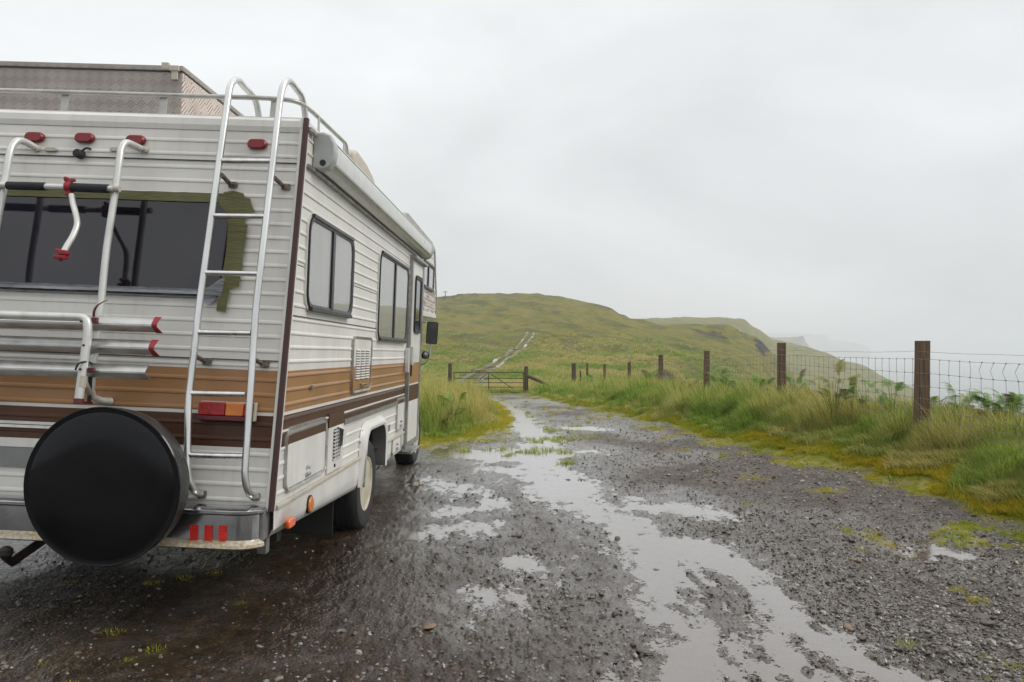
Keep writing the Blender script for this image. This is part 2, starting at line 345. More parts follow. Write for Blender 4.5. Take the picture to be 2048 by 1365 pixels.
# water: capsules between points on the ground, half-widths in metres
PUD = []
def pud(p, q, r1, r2=None, depth=1.0):
    a = gp(*p); b = gp(*q); PUD.append((a[0], a[1], b[0], b[1], r1, r1 if r2 is None else r2, depth))
S_ = [((985, 800), .30), ((1005, 806), .28), ((1035, 822), .26), ((1052, 845), .30), ((1080, 880), .34), ((1078, 915), .42), ((1100, 950), .42), ((1135, 985), .36), ((1180, 1010), .28), ((1240, 1040), .30), ((1290, 1075), .34), ((1310, 1110), .26)]
for (a, ra), (b, rb) in zip(S_[:-1], S_[1:]): pud(a, b, ra, rb)
pud((1000, 803), (1105, 803), .5, .45); pud((1105, 803), (1150, 812), .3, .2); pud((1145, 854), (1200, 857), .28, .22)
pud((920, 905), (1060, 905), .42, .5); pud((900, 895), (960, 915), .22, .25); pud((1060, 905), (1180, 900), .35, .2); pud((1000, 935), (1130, 950), .22, .3)
pud((1180, 1010), (1370, 1010), .16, .18); pud((1370, 1010), (1430, 1020), .16, .08)
pud((1310, 1100), (1340, 1180), .24, .20); pud((1340, 1180), (1375, 1245), .20, .22); pud((1375, 1245), (1400, 1300), .14, .14); pud((1400, 1300), (1380, 1400), .18, .3)
pud((1310, 1075), (1440, 1110), .22, .26); pud((1440, 1110), (1510, 1165), .26, .22); pud((1510, 1165), (1560, 1240), .20, .20); pud((1560, 1240), (1690, 1300), .18, .20); pud((1690, 1300), (1850, 1365), .16, .14); pud((1560, 1240), (1560, 1330), .14, .20); pud((1480, 1345), (1640, 1345), .12, .14)
pud((820, 1065), (960, 1050), .07, .10); pud((900, 1020), (980, 1010), .08, .09); pud((1000, 960), (1000, 960), .1); pud((1040, 1128), (1080, 1135), .04, .04); pud((980, 1190), (1040, 1185), .05, .04)
pud((1805, 1097), (1880, 1099), .045, .05); pud((860, 960), (930, 975), .10, .15)
PUD = np.array(PUD); PUD[:, 4:6] *= .85
def pond(X, Y):
    X = np.asarray(X, float); Y = np.asarray(Y, float); d = np.full(X.shape, -9.0)
    wx = X+fbm(X*2.2, Y*1.6, 3, 40)*.11+fbm(X*9, Y*6, 2, 44)*.05; wy = Y+fbm(X*2, Y*1.4, 3, 47)*.2
    for x1, y1, x2, y2, r1, r2, dp in PUD:
        vx, vy = x2-x1, (y2-y1)*.55; L2 = vx*vx+vy*vy+1e-9
        t = np.clip(((wx-x1)*vx+(wy-y1)*.55*vy)/L2, 0, 1)
        q = np.hypot(wx-x1-t*vx, (wy-y1)*.55-t*vy); d = np.maximum(d, ((r1+(r2-r1)*t)-q)*dp)
    return d   # > 0 inside the water's outline, metres
def gravel_masks(X, Y):
    inL = sst(-.25, .12, np.where(Y > 10.3, X-edgeL(Y), 5)+fbm(X*1.7, Y*1.2, 3, 60)*.35)
    inR = sst(.10, -.20, X-edgeR(Y)+fbm(X*1.5, Y*1.0, 3, 63)*.45)
    return inL*inR*(1-sst(33, 38, Y))
def wet_zone(X, Y):
    p = pond(X, Y); return np.clip(sst(-1.3, .0, p), 0, 1)*(1-sst(2.2, 3.6, X))
def ground_z(X, Y, full=True):
    b = base(X, Y); p = pond(X, Y); g = gravel_masks(X, Y)
    z = b-.0375*sst(-.38, .16, p)*g-.016*sst(.02, .2, p)*g+.003*g
    wz = np.clip(sst(-1.6, .1, p), 0, 1)
    ru = fbm(X*1.1, Y*.8, 3, 70)
    so_ = 1-.6*sst(-.1, -.75, X+.10*(Y-4))*sst(9.5, 6, Y)
    z = z+g*so_*(-.007*sst(-.95, -.1, p+.3*fbm(X*1.3, Y, 2, 71))+ru*.012+fbm(X*4.5, Y*2.2, 4, 73, .6)*.022+fbm(X*16, Y*7, 3, 77, .6)*.022*(.5+.5*wz)+np.abs(fbm(X*48, Y*36, 2, 81))*.012)
    gr = 1-g
    z = z+gr*(fbm(X*1.6, Y*1.6, 3, 90)*.05+fbm(X*7, Y*7, 3, 93)*.025)
    if np.ndim(z): z = z+hill_noise(X, Y)
    return z
def water_z(X, Y): return base(X, Y)-.0272

def grid_mesh(name, X, Y, Z, m, attrs=None, keep=None):
    r, c = X.shape; co = np.stack([X, Y, Z], -1).reshape(-1, 3)
    idx = np.arange(r*c).reshape(r, c); q = np.stack([idx[:-1, :-1], idx[:-1, 1:], idx[1:, 1:], idx[1:, :-1]], -1).reshape(-1, 4)
    if keep is not None:
        q = q[keep[:-1, :-1].reshape(-1)]; used = np.unique(q); mp_ = np.full(r*c, -1); mp_[used] = np.arange(len(used)); q = mp_[q]; co = co[used]
        attrs = {k: v.reshape(-1)[used] for k, v in (attrs or {}).items()}
    me = bpy.data.meshes.new(name); me.vertices.add(len(co)); me.vertices.foreach_set('co', co.astype(np.float32).ravel())
    me.loops.add(q.size); me.loops.foreach_set('vertex_index', q.astype(np.int32).ravel()); me.polygons.add(len(q))
    me.polygons.foreach_set('loop_start', np.arange(0, q.size, 4, dtype=np.int32)); me.polygons.foreach_set('loop_total', np.full(len(q), 4, dtype=np.int32))
    me.polygons.foreach_set('use_smooth', np.ones(len(q), bool)); me.update(calc_edges=True)
    for k, v in (attrs or {}).items():
        a = me.attributes.new(k, 'FLOAT', 'POINT'); a.data.foreach_set('value', np.asarray(v, np.float32).reshape(-1))
    me.materials.append(m); o = bpy.data.objects.new(name, me); COL.objects.link(o); return o

class NT:
    """Small helper for node graphs."""
    def __init__(s, name):
        s.m = bpy.data.materials.new(name); s.m.use_nodes = True; s.n = s.m.node_tree.nodes; s.l = s.m.node_tree.links; s.b = s.n['Principled BSDF']; s.geo = s.n.new('ShaderNodeNewGeometry'); s.pos = s.geo.outputs['Position']
    def attr(s, k, t='GEOMETRY'):
        a = s.n.new('ShaderNodeAttribute'); a.attribute_name = k; a.attribute_type = t; return a.outputs['Fac']
    def noise(s, sc_, det=4, rough=.55, vec=None, stretch=None, dist=0):
        v = vec or s.pos
        if stretch:
            m_ = s.n.new('ShaderNodeMapping'); m_.inputs['Scale'].default_value = stretch; s.l.new(v, m_.inputs[0]); v = m_.outputs[0]
        a = s.n.new('ShaderNodeTexNoise'); a.inputs['Scale'].default_value = sc_; a.inputs['Detail'].default_value = det; a.inputs['Roughness'].default_value = rough; a.inputs['Distortion'].default_value = dist; s.l.new(v, a.inputs[0]); return a.outputs[0]
    def voro(s, sc_, feat='F1', vec=None, stretch=None):
        v = vec or s.pos
        if stretch:
            m_ = s.n.new('ShaderNodeMapping'); m_.inputs['Scale'].default_value = stretch; s.l.new(v, m_.inputs[0]); v = m_.outputs[0]
        a = s.n.new('ShaderNodeTexVoronoi'); a.feature = feat; a.inputs['Scale'].default_value = sc_; s.l.new(v, a.inputs[0]); return a
    def ramp(s, f, st):
        r = s.n.new('ShaderNodeValToRGB'); e = r.color_ramp.elements; e[0].position = st[0][0]; e[0].color = (*st[0][1], 1); e[1].position = st[-1][0]; e[1].color = (*st[-1][1], 1)
        for p, c in st[1:-1]: k = e.new(p); k.color = (*c, 1)
        s.l.new(f, r.inputs[0]); return r.outputs[0]
    def math(s, op, a, b=0):
        k = s.n.new('ShaderNodeMath'); k.operation = op
        for i, v in enumerate((a, b)):
            if isinstance(v, (int, float)): k.inputs[i].default_value = v
            else: s.l.new(v, k.inputs[i])
        return k.outputs[0]
    def rng(s, f, a, b, c, d):
        k = s.n.new('ShaderNodeMapRange'); s.l.new(f, k.inputs[0])
        for i, v in enumerate((a, b, c, d)): k.inputs[i+1].default_value = v
        return k.outputs[0]
    def mix(s, f, a, b, blend='MIX'):
        k = s.n.new('ShaderNodeMix'); k.data_type = 'RGBA'; k.blend_type = blend
        for i, v in ((0, f), (6, a), (7, b)):
            if isinstance(v, (int, float)): k.inputs[i].default_value = v
            elif isinstance(v, tuple): k.inputs[i].default_value = (*v, 1)
            else: s.l.new(v, k.inputs[i])
        return k.outputs[2]
    def bump(s, h, dist, st=1, prev=None):
        k = s.n.new('ShaderNodeBump'); k.inputs['Strength'].default_value = st; k.inputs['Distance'].default_value = dist; s.l.new(h, k.inputs['Height'])
        if prev: s.l.new(prev, k.inputs['Normal'])
        return k.outputs[0]
    def set(s, k, v):
        if isinstance(v, (int, float, tuple)): s.b.inputs[k].default_value = v
        else: s.l.new(v, s.b.inputs[k])

# ---------------------------------------------------------------- ground material (gravel, mud, moss, turf)
g = NT('wet_gravel_and_turf')
wet = g.attr('wet'); grv = g.attr('gravel'); moss = g.attr('moss'); far = g.attr('far'); rock = g.attr('rock'); pal = g.attr('stony')
v1 = g.voro(75); v2 = g.voro(34); v3 = g.voro(160)
peb = g.ramp(v1.outputs['Color'], [(0, (.012, .010, .008)), (.4, (.040, .030, .022)), (.62, (.09, .066, .048)), (.82, (.19, .155, .12)), (1, (.40, .35, .30))])
peb2 = g.ramp(v2.outputs['Color'], [(0, (.035, .03, .028)), (.5, (.085, .068, .056)), (1, (.17, .14, .115))])
pebc = g.mix(.4, peb, peb2)
mud = g.ramp(g.noise(9, 8, .7), [(.3, (.012, .008, .005)), (.5, (.036, .025, .017)), (.7, (.09, .068, .05))])
gc = g.mix(g.math('MULTIPLY', g.rng(g.noise(1.6, 5), .35, .65, .25, 1), g.rng(pal, 0, 1, .35, 1)), mud, pebc)
gc = g.mix(g.math('MULTIPLY', wet, .3), gc, mud)
mc = g.ramp(g.noise(14, 6, .7), [(.3, (.11, .13, .012)), (.5, (.20, .18, .014)), (.62, (.27, .19, .016)), (.8, (.15, .19, .02))])
gc = g.mix(g.attr('soil_shade'), gc, g.ramp(g.noise(11, 8, .7), [(.3, (.010, .006, .003)), (.5, (.026, .015, .007)), (.7, (.06, .038, .018))])); gc = g.mix(moss, gc, mc)  # brown soil, its colour darkened to carry the motorhome's shade and reflection
tf = g.ramp(g.noise(4, 8, .7), [(.3, (.07, .10, .012)), (.5, (.13, .15, .018)), (.68, (.22, .19, .04)), (.85, (.12, .17, .022))])
# hills: large patches of green, straw and heather
hv = g.noise(.055, 6, .62, stretch=(1, .8, 2.2)); hv2 = g.noise(.35, 6, .65, stretch=(1, .6, 2)); hv3 = g.noise(2.2, 5, .7, stretch=(1, .5, 1))
hvd = g.noise(.16, 5, .6, stretch=(1, .35, 2.5)); h1 = g.ramp(hv, [(.32, (.040, .065, .008)), (.43, (.12, .135, .012)), (.50, (.24, .175, .022)), (.57, (.13, .135, .014)), (.68, (.05, .085, .010))])
h2 = g.ramp(hv2, [(.34, (.035, .045, .010)), (.46, (.105, .12, .015)), (.56, (.20, .165, .035)), (.7, (.065, .105, .014))])
h3 = g.ramp(hv3, [(.3, (.03, .038, .008)), (.5, (.115, .12, .018)), (.7, (.23, .20, .05))])
hc = g.mix(.32, g.mix(.34, h1, h2), h3); hc = g.mix(g.rng(hvd, .50, .62, 0, .6), hc, (.045, .058, .013))
hea = g.rng(g.noise(.09, 5, .6, stretch=(1, .5, 3)), .56, .68, 0, .45)
hc = g.mix(hea, hc, g.ramp(hv3, [(.3, (.07, .05, .035)), (.7, (.16, .115, .06))]))
hc = g.mix(rock, hc, g.ramp(g.noise(.8, 6, .7), [(.3, (.018, .018, .02)), (.6, (.05, .046, .046)), (.8, (.09, .07, .06))]))
tfh = g.mix(far, tf, hc)
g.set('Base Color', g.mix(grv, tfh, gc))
rg_ = g.mix(wet, g.rng(g.noise(30, 3), .3, .7, .5, .8), g.rng(g.noise(7, 7, .72), .36, .56, .5, .12))
g.set('Roughness', g.mix(g.math('MAXIMUM', moss, g.math('SUBTRACT', 1, grv)), rg_, (.85, .85, .85)))
g.set('Specular IOR Level', g.mix(grv, (.12, .12, .12), g.mix(g.rng(g.noise(5, 6, .7), .45, .62, 0, 1), (.35, .35, .35), (.85, .85, .85))))
pb = g.math('ADD', g.math('SUBTRACT', 1, v1.outputs[0]), g.math('MULTIPLY', g.math('SUBTRACT', 1, v2.outputs[0]), 1.3))
hgt = g.math('MULTIPLY', g.math('MULTIPLY', pb, grv), g.rng(wet, 0, 1, 1, .5))
hb = g.math('MULTIPLY', g.math('ADD', g.math('MULTIPLY', hv3, 14), g.math('MULTIPLY', hv2, 40)), far)
g.set('Normal', g.bump(hb, .02, .9, g.bump(hgt, .008, .8, g.bump(g.noise(120, 4), .0025, .6))))
g.set('Coat Weight', g.math('MULTIPLY', g.math('MULTIPLY', wet, grv), .72)); g.set('Coat Roughness', .2); g.set('Coat IOR', 1.45); g.l.new(g.bump(hgt, .006, .5, g.bump(g.noise(45, 5, .7), .006, .7)), g.b.inputs['Coat Normal'])
M['ground'] = g.m

def moss_mask(X, Y):
    dR = X-edgeR(Y); n = fbm(X*3, Y*3, 4, 110); n2 = fbm(X*1.1, Y*.9, 3, 116)
    a = sst(-.32, .12, dR+n*.5+n2*.45)
    dL = edgeL(Y)-X; bL = np.where(Y > 10.3, sst(-.9, -.1, dL+n*.6), 0)
    spots = sst(.30, .46, n+.25*n2)*sst(-2.2, -.3, dR)*.9
    near = sst(.22, .4, fbm(X*9, Y*9, 3, 120))*sst(-.9, -1.6, X)*sst(6, 4, Y)*.02
    mid = sst(.34, .5, fbm(X*3.2, Y*2.2, 3, 125))*sst(12, 20, Y)*.8
    return np.clip(np.maximum.reduce([a, bL, spots, near, mid]), 0, 1)
def rock_mask(X, Y):
    px = 1024+FP*X/np.maximum(Y, 1); n = fbm(X/3, Y/3, 4, 130)
    r1 = sst(1, .6, np.hypot((px-1328)/45, (Y-59)/6)+n*.7)
    r2 = sst(1, .6, np.hypot((px-1418)/42, (Y-213)/13)+n*.5)*.8
    r3 = sst(1, .6, np.hypot((px-1372)/10, (Y-72)/8)+n*.9)
    r4 = sst(1, .6, np.hypot((px-1522)/16, (Y-222)/18)+n*.8)
    r5 = sst(1, .6, np.hypot((px-1480)/9, (Y-238)/16)+n*.8)
    r6 = sst(1, .5, np.hypot((px-1225)/26, (Y-284)/9)+n*.8)
    r7 = sst(1, .5, np.hypot((px-925)/85, (Y-296)/7)+n*.6)*.7
    return np.clip(np.maximum.reduce([r1, r2, r3, r4, r5, r6, r7]), 0, 1)
# one sheet: fine polar grid in front, coarser behind and beyond
NCF, NRF = 1000, 400
t_f = np.linspace(-.80, .80, NCF); t_s = np.array([.84, .9, 1, 1.15, 1.35, 1.7, 2.2, 3, 4.5, 7])
tt = np.concatenate([-t_s[::-1], t_f, t_s])
yn = EH/np.linspace(EH/2.3, EH/46, NRF)
yb = np.array([-70, -45, -28, -18, -12, -8, -5, -3, -1.5, -.5, .3, .9, 1.4, 1.9])
sp = lambda y: np.maximum(y, 2.3+(2.3-y)*1.0)
Yg, Tg = np.meshgrid(np.concatenate([yb, yn]), tt, indexing='ij'); Xg = Tg*sp(Yg)
Xg = np.clip(Xg, -75, 120)
Zg = ground_z(Xg, Yg)
kf = sst(34, 46, Yg)
pg_ = pond(Xg, Yg); gm = gravel_masks(Xg, Yg)
wt = np.clip(sst(-.75, -.05, pg_+.25*fbm(Xg*2, Yg*1.5, 3, 140)), 0, 1); wt = np.maximum(wt, .65*sst(.0, .35, fbm(Xg*.9, Yg*.7, 3, 143)+.35-.12*np.maximum(Xg, 0)))
st = sst(-.6, 1.8, Xg+fbm(Xg, Yg, 3, 150)*.8)
grd = grid_mesh('ground', Xg, Yg, Zg, M['ground'], {'wet': wt, 'gravel': gm, 'moss': moss_mask(Xg, Yg)*(1-sst(38, 44, Yg)), 'far': kf, 'rock': Xg*0, 'stony': st, 'soil_shade': sst(-.1, -.75, Xg+.10*(Yg-4)+fbm(Xg*1.3, Yg*.9, 4, 155)*.9)*sst(9.5, 6, Yg)})
tag(grd, kind='structure')
# hills beyond the gate
th = np.concatenate([np.linspace(-2.2, -.36, 60), np.linspace(-.35, .75, 720), np.linspace(.76, 1.9, 60)])
yh = np.concatenate([np.geomspace(45.5, 330, 400), np.geomspace(335, 1000, 130)])
Yh, Th = np.meshgrid(yh, th, indexing='ij'); Xh = Th*Yh
Zh = base(Xh, Yh)+hill_noise(Xh, Yh)
rk = rock_mask(Xh, Yh); Zh -= rk*.9*sst(-.2, .6, fbm(Xh/1.5, Yh/1.5, 3, 160))*np.clip(Yh/120, .4, 2)
hil = grid_mesh('hills', Xh, Yh, Zh, M['ground'], {'wet': Xh*0, 'gravel': Xh*0, 'moss': Xh*0, 'far': Xh*0+1, 'rock': rk, 'stony': Xh*0})
tag(hil, kind='structure')
# far headlands, ridge profile from the photo, real depth
def headland(name, prof, Y, depth, lab):
    px = np.array([p[0] for p in prof], float); py = np.array([p[1] for p in prof], float)
    c = np.linspace(px[0], px[-1], 220); rows = np.linspace(-1, 1, 40)
    D, C_ = np.meshgrid(rows, c, indexing='ij'); Yd = Y+D*depth; top = EH+(HZ-np.interp(C_, px, py))/FP*Y
    X = (C_-1024)/FP*Yd; prof_ = np.where(D < 0, (1+D)**.7, 1-D**2*.5)
    Z = -64+(top+64)*np.clip(prof_, 0, 1)+fbm(X/40, Yd/40, 4, 170)*6*(1-np.abs(D))
    o = grid_mesh(name, X, Yd, Z, M['ground'], {'wet': X*0, 'gravel': X*0, 'moss': X*0, 'far': X*0+1, 'rock': sst(.0, .5, fbm(X/30, Z/20, 3, 175)-D*.4), 'stony': X*0}); tag(o, kind='structure'); return o
headland('headland', [(1480, 668), (1530, 674), (1580, 676), (1594, 672), (1606, 671), (1611, 684), (1620, 697), (1640, 735)], 1700, 150, '')
headland('far_headland', [(1480, 672), (1540, 668), (1600, 667), (1650, 671), (1662, 680), (1690, 684), (1715, 687), (1740, 696)], 4200, 300, '')
# sea
se = NT('grey_sea'); se.set('Base Color', (.10, .125, .14, 1)); se.set('Roughness', .22); se.set('Specular IOR Level', .6)
se.set('Normal', se.bump(se.noise(.35, 6, .6, stretch=(1, .5, 1)), .25, .8))
xs = np.linspace(-3000, 6000, 30); ys = np.linspace(-800, 5600, 30); YY, XX = np.meshgrid(ys, xs, indexing='ij')
tag(grid_mesh('sea', XX, YY, XX*0-60, se.m), kind='structure')
# standing water on the gravel
wa = bpy.data.materials.new('puddle_water'); wa.use_nodes = True; n_, l_ = nodes_of(wa); n_.clear()
o_ = n_.new('ShaderNodeOutputMaterial'); gl = n_.new('ShaderNodeBsdfGlossy'); gl.inputs[0].default_value = (1, 1, 1, 1); gl.inputs['Roughness'].default_value = .11
tr = n_.new('ShaderNodeBsdfTransparent'); tr.inputs[0].default_value = (.62, .52, .42, 1); fr = n_.new('ShaderNodeLayerWeight'); fr.inputs[0].default_value = .5; fp = n_.new('ShaderNodeMath'); fp.operation = 'POWER'; fp.inputs[1].default_value = 2.5; l_.new(fr.outputs['Facing'], fp.inputs[0])
ge = n_.new('ShaderNodeNewGeometry'); n1 = n_.new('ShaderNodeTexNoise'); n1.inputs['Scale'].default_value = 9; n1.inputs['Detail'].default_value = 3; l_.new(ge.outputs['Position'], n1.inputs[0])
up = n_.new('ShaderNodeCombineXYZ'); up.inputs[2].default_value = 1; bp = n_.new('ShaderNodeBump'); bp.inputs['Strength'].default_value = .35; l_.new(up.outputs[0], bp.inputs['Normal']); bp.inputs['Distance'].default_value = .004; l_.new(n1.outputs[0], bp.inputs['Height'])
l_.new(bp.outputs[0], gl.inputs['Normal']); l_.new(bp.outputs[0], fr.inputs['Normal'])
da = n_.new('ShaderNodeAttribute'); da.attribute_name = 'depth'; gn = n_.new('ShaderNodeTexNoise'); gn.inputs['Scale'].default_value = 55; gn.inputs['Detail'].default_value = 6; gn.inputs['Roughness'].default_value = .7; l_.new(ge.outputs['Position'], gn.inputs[0])
ga = n_.new('ShaderNodeMath'); ga.operation = 'MULTIPLY_ADD'; ga.inputs[1].default_value = .075; ga.inputs[2].default_value = -.0375; l_.new(gn.outputs[0], ga.inputs[0]); gs = n_.new('ShaderNodeMath'); l_.new(ga.outputs[0], gs.inputs[0]); l_.new(da.outputs['Fac'], gs.inputs[1])
gr_ = n_.new('ShaderNodeMapRange'); gr_.inputs['From Min'].default_value = -.0005; gr_.inputs['From Max'].default_value = .0055; l_.new(gs.outputs[0], gr_.inputs[0]); tfull = n_.new('ShaderNodeBsdfTransparent'); mfin = n_.new('ShaderNodeMixShader')
mx = n_.new('ShaderNodeMixShader'); l_.new(fp.outputs[0], mx.inputs[0]); df = n_.new('ShaderNodeBsdfDiffuse'); df.inputs[0].default_value = (.17, .135, .11, 1); m0 = n_.new('ShaderNodeMixShader'); m0.inputs[0].default_value = .62; l_.new(tr.outputs[0], m0.inputs[1]); l_.new(df.outputs[0], m0.inputs[2]); l_.new(m0.outputs[0], mx.inputs[1]); l_.new(gl.outputs[0], mx.inputs[2]); l_.new(gr_.outputs[0], mfin.inputs[0]); l_.new(tfull.outputs[0], mfin.inputs[1]); l_.new(mx.outputs[0], mfin.inputs[2]); l_.new(mfin.outputs[0], o_.inputs[0])
M['water'] = wa
yw = EH/np.linspace(EH/2.35, EH/40, 400); tw = np.linspace(-.8, .8, 800); Yw, Tw = np.meshgrid(yw, tw, indexing='ij'); Xw = Tw*Yw
kp = (pond(Xw, Yw) > -.95) & (gravel_masks(Xw, Yw) > .05)
tag(grid_mesh('puddle_water', Xw, Yw, water_z(Xw, Yw)+.0015, wa, {'depth': water_z(Xw, Yw)+.0015-ground_z(Xw, Yw)}, kp), kind='structure')
# pools lying in the ruts of the track that climbs the hill
track = [(918, 782), (935, 768), (960, 748), (985, 733), (1008, 718), (1028, 702), (1045, 690), (1058, 680), (1062, 671)]
tw_ = [gpf(*p) for p in track]
tX = np.interp(np.linspace(0, 1, 260), np.linspace(0, 1, len(tw_)), [p[0] for p in tw_]); tY = np.interp(np.linspace(0, 1, 260), np.linspace(0, 1, len(tw_)), [p[1] for p in tw_])
def hz(x, y): return float(ground_z(np.array([x]), np.array([y]))[0])
mb = MB(); md = MB()
for sd_ in (-1, 1):
    for k in range(0, 258):
        dx, dy = tX[k+1]-tX[k], tY[k+1]-tY[k]; L_ = math.hypot(dx, dy)+1e-9; nx, ny = dy/L_, -dx/L_
        def rut(j, w0, w1, up):
            x0 = tX[j]+nx*w0*sd_; y0 = tY[j]+ny*w0*sd_; x1 = tX[j]+nx*w1*sd_; y1 = tY[j]+ny*w1*sd_
            zz = hz((x0+x1)/2, (y0+y1)/2)+up; return (x0, y0, zz), (x1, y1, zz)
        wob = .22*math.sin(k*.21+sd_)+.12*math.sin(k*.53)
        a, b = rut(k, .40+wob*.3, .95+wob*.3, .05); c, d = rut(k+1, .40+wob*.3, .95+wob*.3, .05); md.quad(a, b, d, c)
        f_ = float(fbm(np.array([k*.11+sd_*9.3]), np.array([sd_*3.1]), 3, 200)[0])
        if f_ > -.04:
            ww = .05+.20*min(1, (f_+.04)*2.2); a, b = rut(k, .68-ww, .68+ww, .075); c, d = rut(k+1, .68-ww, .68+ww, .075); mb.quad(a, b, d, c)
for (p, w_, h_) in (((938, 774), 1.1, .7), ((965, 744), 1.0, .6), ((985, 733), 1.2, .7), ((1012, 714), .9, 1.0), ((1036, 696), .9, 1.4)):
    x, y = gpf(*p); zz = hz(x, y)+.11; mb.face([mb.add((x+w_*math.cos(a)*(1+.25*math.sin(3*a)), y+h_*math.sin(a)*(1+.2*math.cos(2*a)), zz)) for a in np.linspace(0, 6.1, 18)])
tp = mb.build('track_puddles', wa); ta = tp.data.attributes.new('depth', 'FLOAT', 'POINT'); ta.data.foreach_set('value', [.02]*len(tp.data.vertices)); tag(tp, kind='structure')
tag(md.build('muddy_track', mat('track_mud', (.13, .115, .055), .6, vscale=2, bump=.5, bscale=8)), kind='structure')

#@@VAN
# ================================================================ motorhome
F_ = Vector((.0311, 1, -.0084)).normalized(); rho = .039
R_ = Vector((math.cos(rho), 0, -math.sin(rho))); R_ = (R_-F_*R_.dot(F_)).normalized(); U_ = R_.cross(F_)
D0 = 3.833; P0 = Vector((-.3126*D0, D0, -.2233*D0+EH)); Z0 = .56; OV = P0-Z0*U_; LEAN = .1524
VM = Matrix(((R_.x, F_.x, U_.x, OV.x), (R_.y, F_.y, U_.y, OV.y), (R_.z, F_.z, U_.z, OV.z), (0, 0, 0, 1)))
VI = VM.inverted(); CV = VI@Vector((0, 0, EH))
def vray(px, py): return (VI.to_3x3()@Vector(((px-1024)/FP, 1, (HZ-py)/FP)))
def S(px, py, x=0.0):   # point on the plane parallel to the kerb-side wall
    d = vray(px, py); t = (x-CV.x)/d.x; return CV+d*t
def RR(px, py, off=0.0):  # point on the plane parallel to the leaning rear wall
    d = vray(px, py); t = (-off-(CV.y-LEAN*(CV.z-Z0)))/(d.y-LEAN*d.z); return CV+d*t
side = lambda a, b, n: (n, a, b)
rearm = lambda a, b, n: (a, LEAN*(b-Z0)-n, b)
van = empty('motorhome'); van.matrix_world = VM
tag(van, 'old cream motorhome with tan and brown stripes parked on the wet gravel', 'motorhome')
W = 2.34; ZT = 2.645; PB = .0745
def rows(z1, z0, cuts):
    """Siding profile from z1 down to z0: list of (z, proud) pairs; a rounded bead and a step every PB."""
    out = []; k = 0; z = z1
    while z > z0+1e-6:
        for f, o in ((0, 0), (.70, 0.0), (.78, .0030), (.88, .0044), (.96, .0036), (1, 0)):
            zz = z-PB*f
            if zz < z0: break
            out.append((zz, o))
        z -= PB
    out.append((z0, 0))
    for c in cuts:
        if z0 < c < z1:
            for i in range(len(out)-1):
                if out[i][0] > c > out[i+1][0]:
                    t = (out[i][0]-c)/(out[i][0]-out[i+1][0]); out.insert(i+1, (c, out[i][1]*(1-t)+out[i+1][1]*t)); break
    return [p for i, p in enumerate(out) if i == 0 or abs(p[0]-out[i-1][0]) > 1e-5 or abs(p[1]-out[i-1][1]) > 1e-5]
def zone(z, lo=.905):
    if 1.083 < z < 1.295: return 1
    if .992 < z < 1.066 or lo < z < .980: return 2
    return 0
def ystart(z): return LEAN*(z-Z0)+.022
def wall_side(name, z1, z0, yend, lo=.905, hole=None, y0f=ystart):
    b = MB(side); R = rows(z1, z0, (1.295, 1.083, 1.066, .992, .980, lo))
    for (za, oa), (zb, ob) in zip(R[:-1], R[1:]):
        b.cur = zone((za+zb)/2, lo); ye = yend((za+zb)/2) if callable(yend) else yend
        segs = [(None, ye)]
        if hole and (za+zb)/2 < hole[2]: segs = [(None, hole[0]), (hole[1], ye)]
        for s0, s1 in segs:
            ya = y0f(za) if s0 is None else s0; yb_ = y0f(zb) if s0 is None else s0
            b.quad((yb_, zb, ob*1.5), (s1, zb, ob*1.5), (s1, za, oa*1.5), (ya, za, oa*1.5))
    return b.build(name, [M['white'], M['tan'], M['brown']], van, smooth=True, angle=50)
wall_side('side_wall', 2.62, 1.86, 4.55)
wall_side('lower_side_wall', 1.855, .615, 3.80, hole=(1.93, 2.76, .80))
fy = lambda z: 5.85 if z < 2.05 else 5.85-(z-2.05)*.55
oc = wall_side('overcab_wall', 2.60, 1.855, fy, y0f=lambda z: 4.551)
# rust and peeling paint on the lowest boards of the overcab
b = MB(side)
for k in range(4):
    b.quad((4.60, 1.865+k*PB, .0085), (5.80, 1.865+k*PB, .0085), (5.80, 1.865+(k+.62)*PB, .0085), (4.60, 1.865+(k+.62)*PB, .0085))
b.build('peeling_board', M['rust'], van)
b = MB(); b.box(-W, -.002, 4.56, 5.80, 1.82, 1.853); b.build('overcab_floor', M['white2'], van, bevel=.01)
b = MB(side); b.prism([(4.56, 1.80), (5.90, 1.83), (5.905, 1.885), (4.56, 1.862)], -.03, .012); b.build('overcab_lower_trim', M['white2'], van, bevel=.006)
b = MB(side); b.prism([(5.845, 1.85), (5.885, 1.85), (5.885, 2.06), (5.56, 2.64), (5.52, 2.64), (5.845, 2.05)], -.05, .014); b.build('overcab_front_trim', M['alud'], van)
b = MB(side); b.prism([(3.50, 2.63), (5.54, 2.605), (5.57, 2.66), (5.3, 2.705), (3.54, 2.735)], -2.3, .010); b.build('overcab_roof_edge', M['trim'], van, bevel=.005)
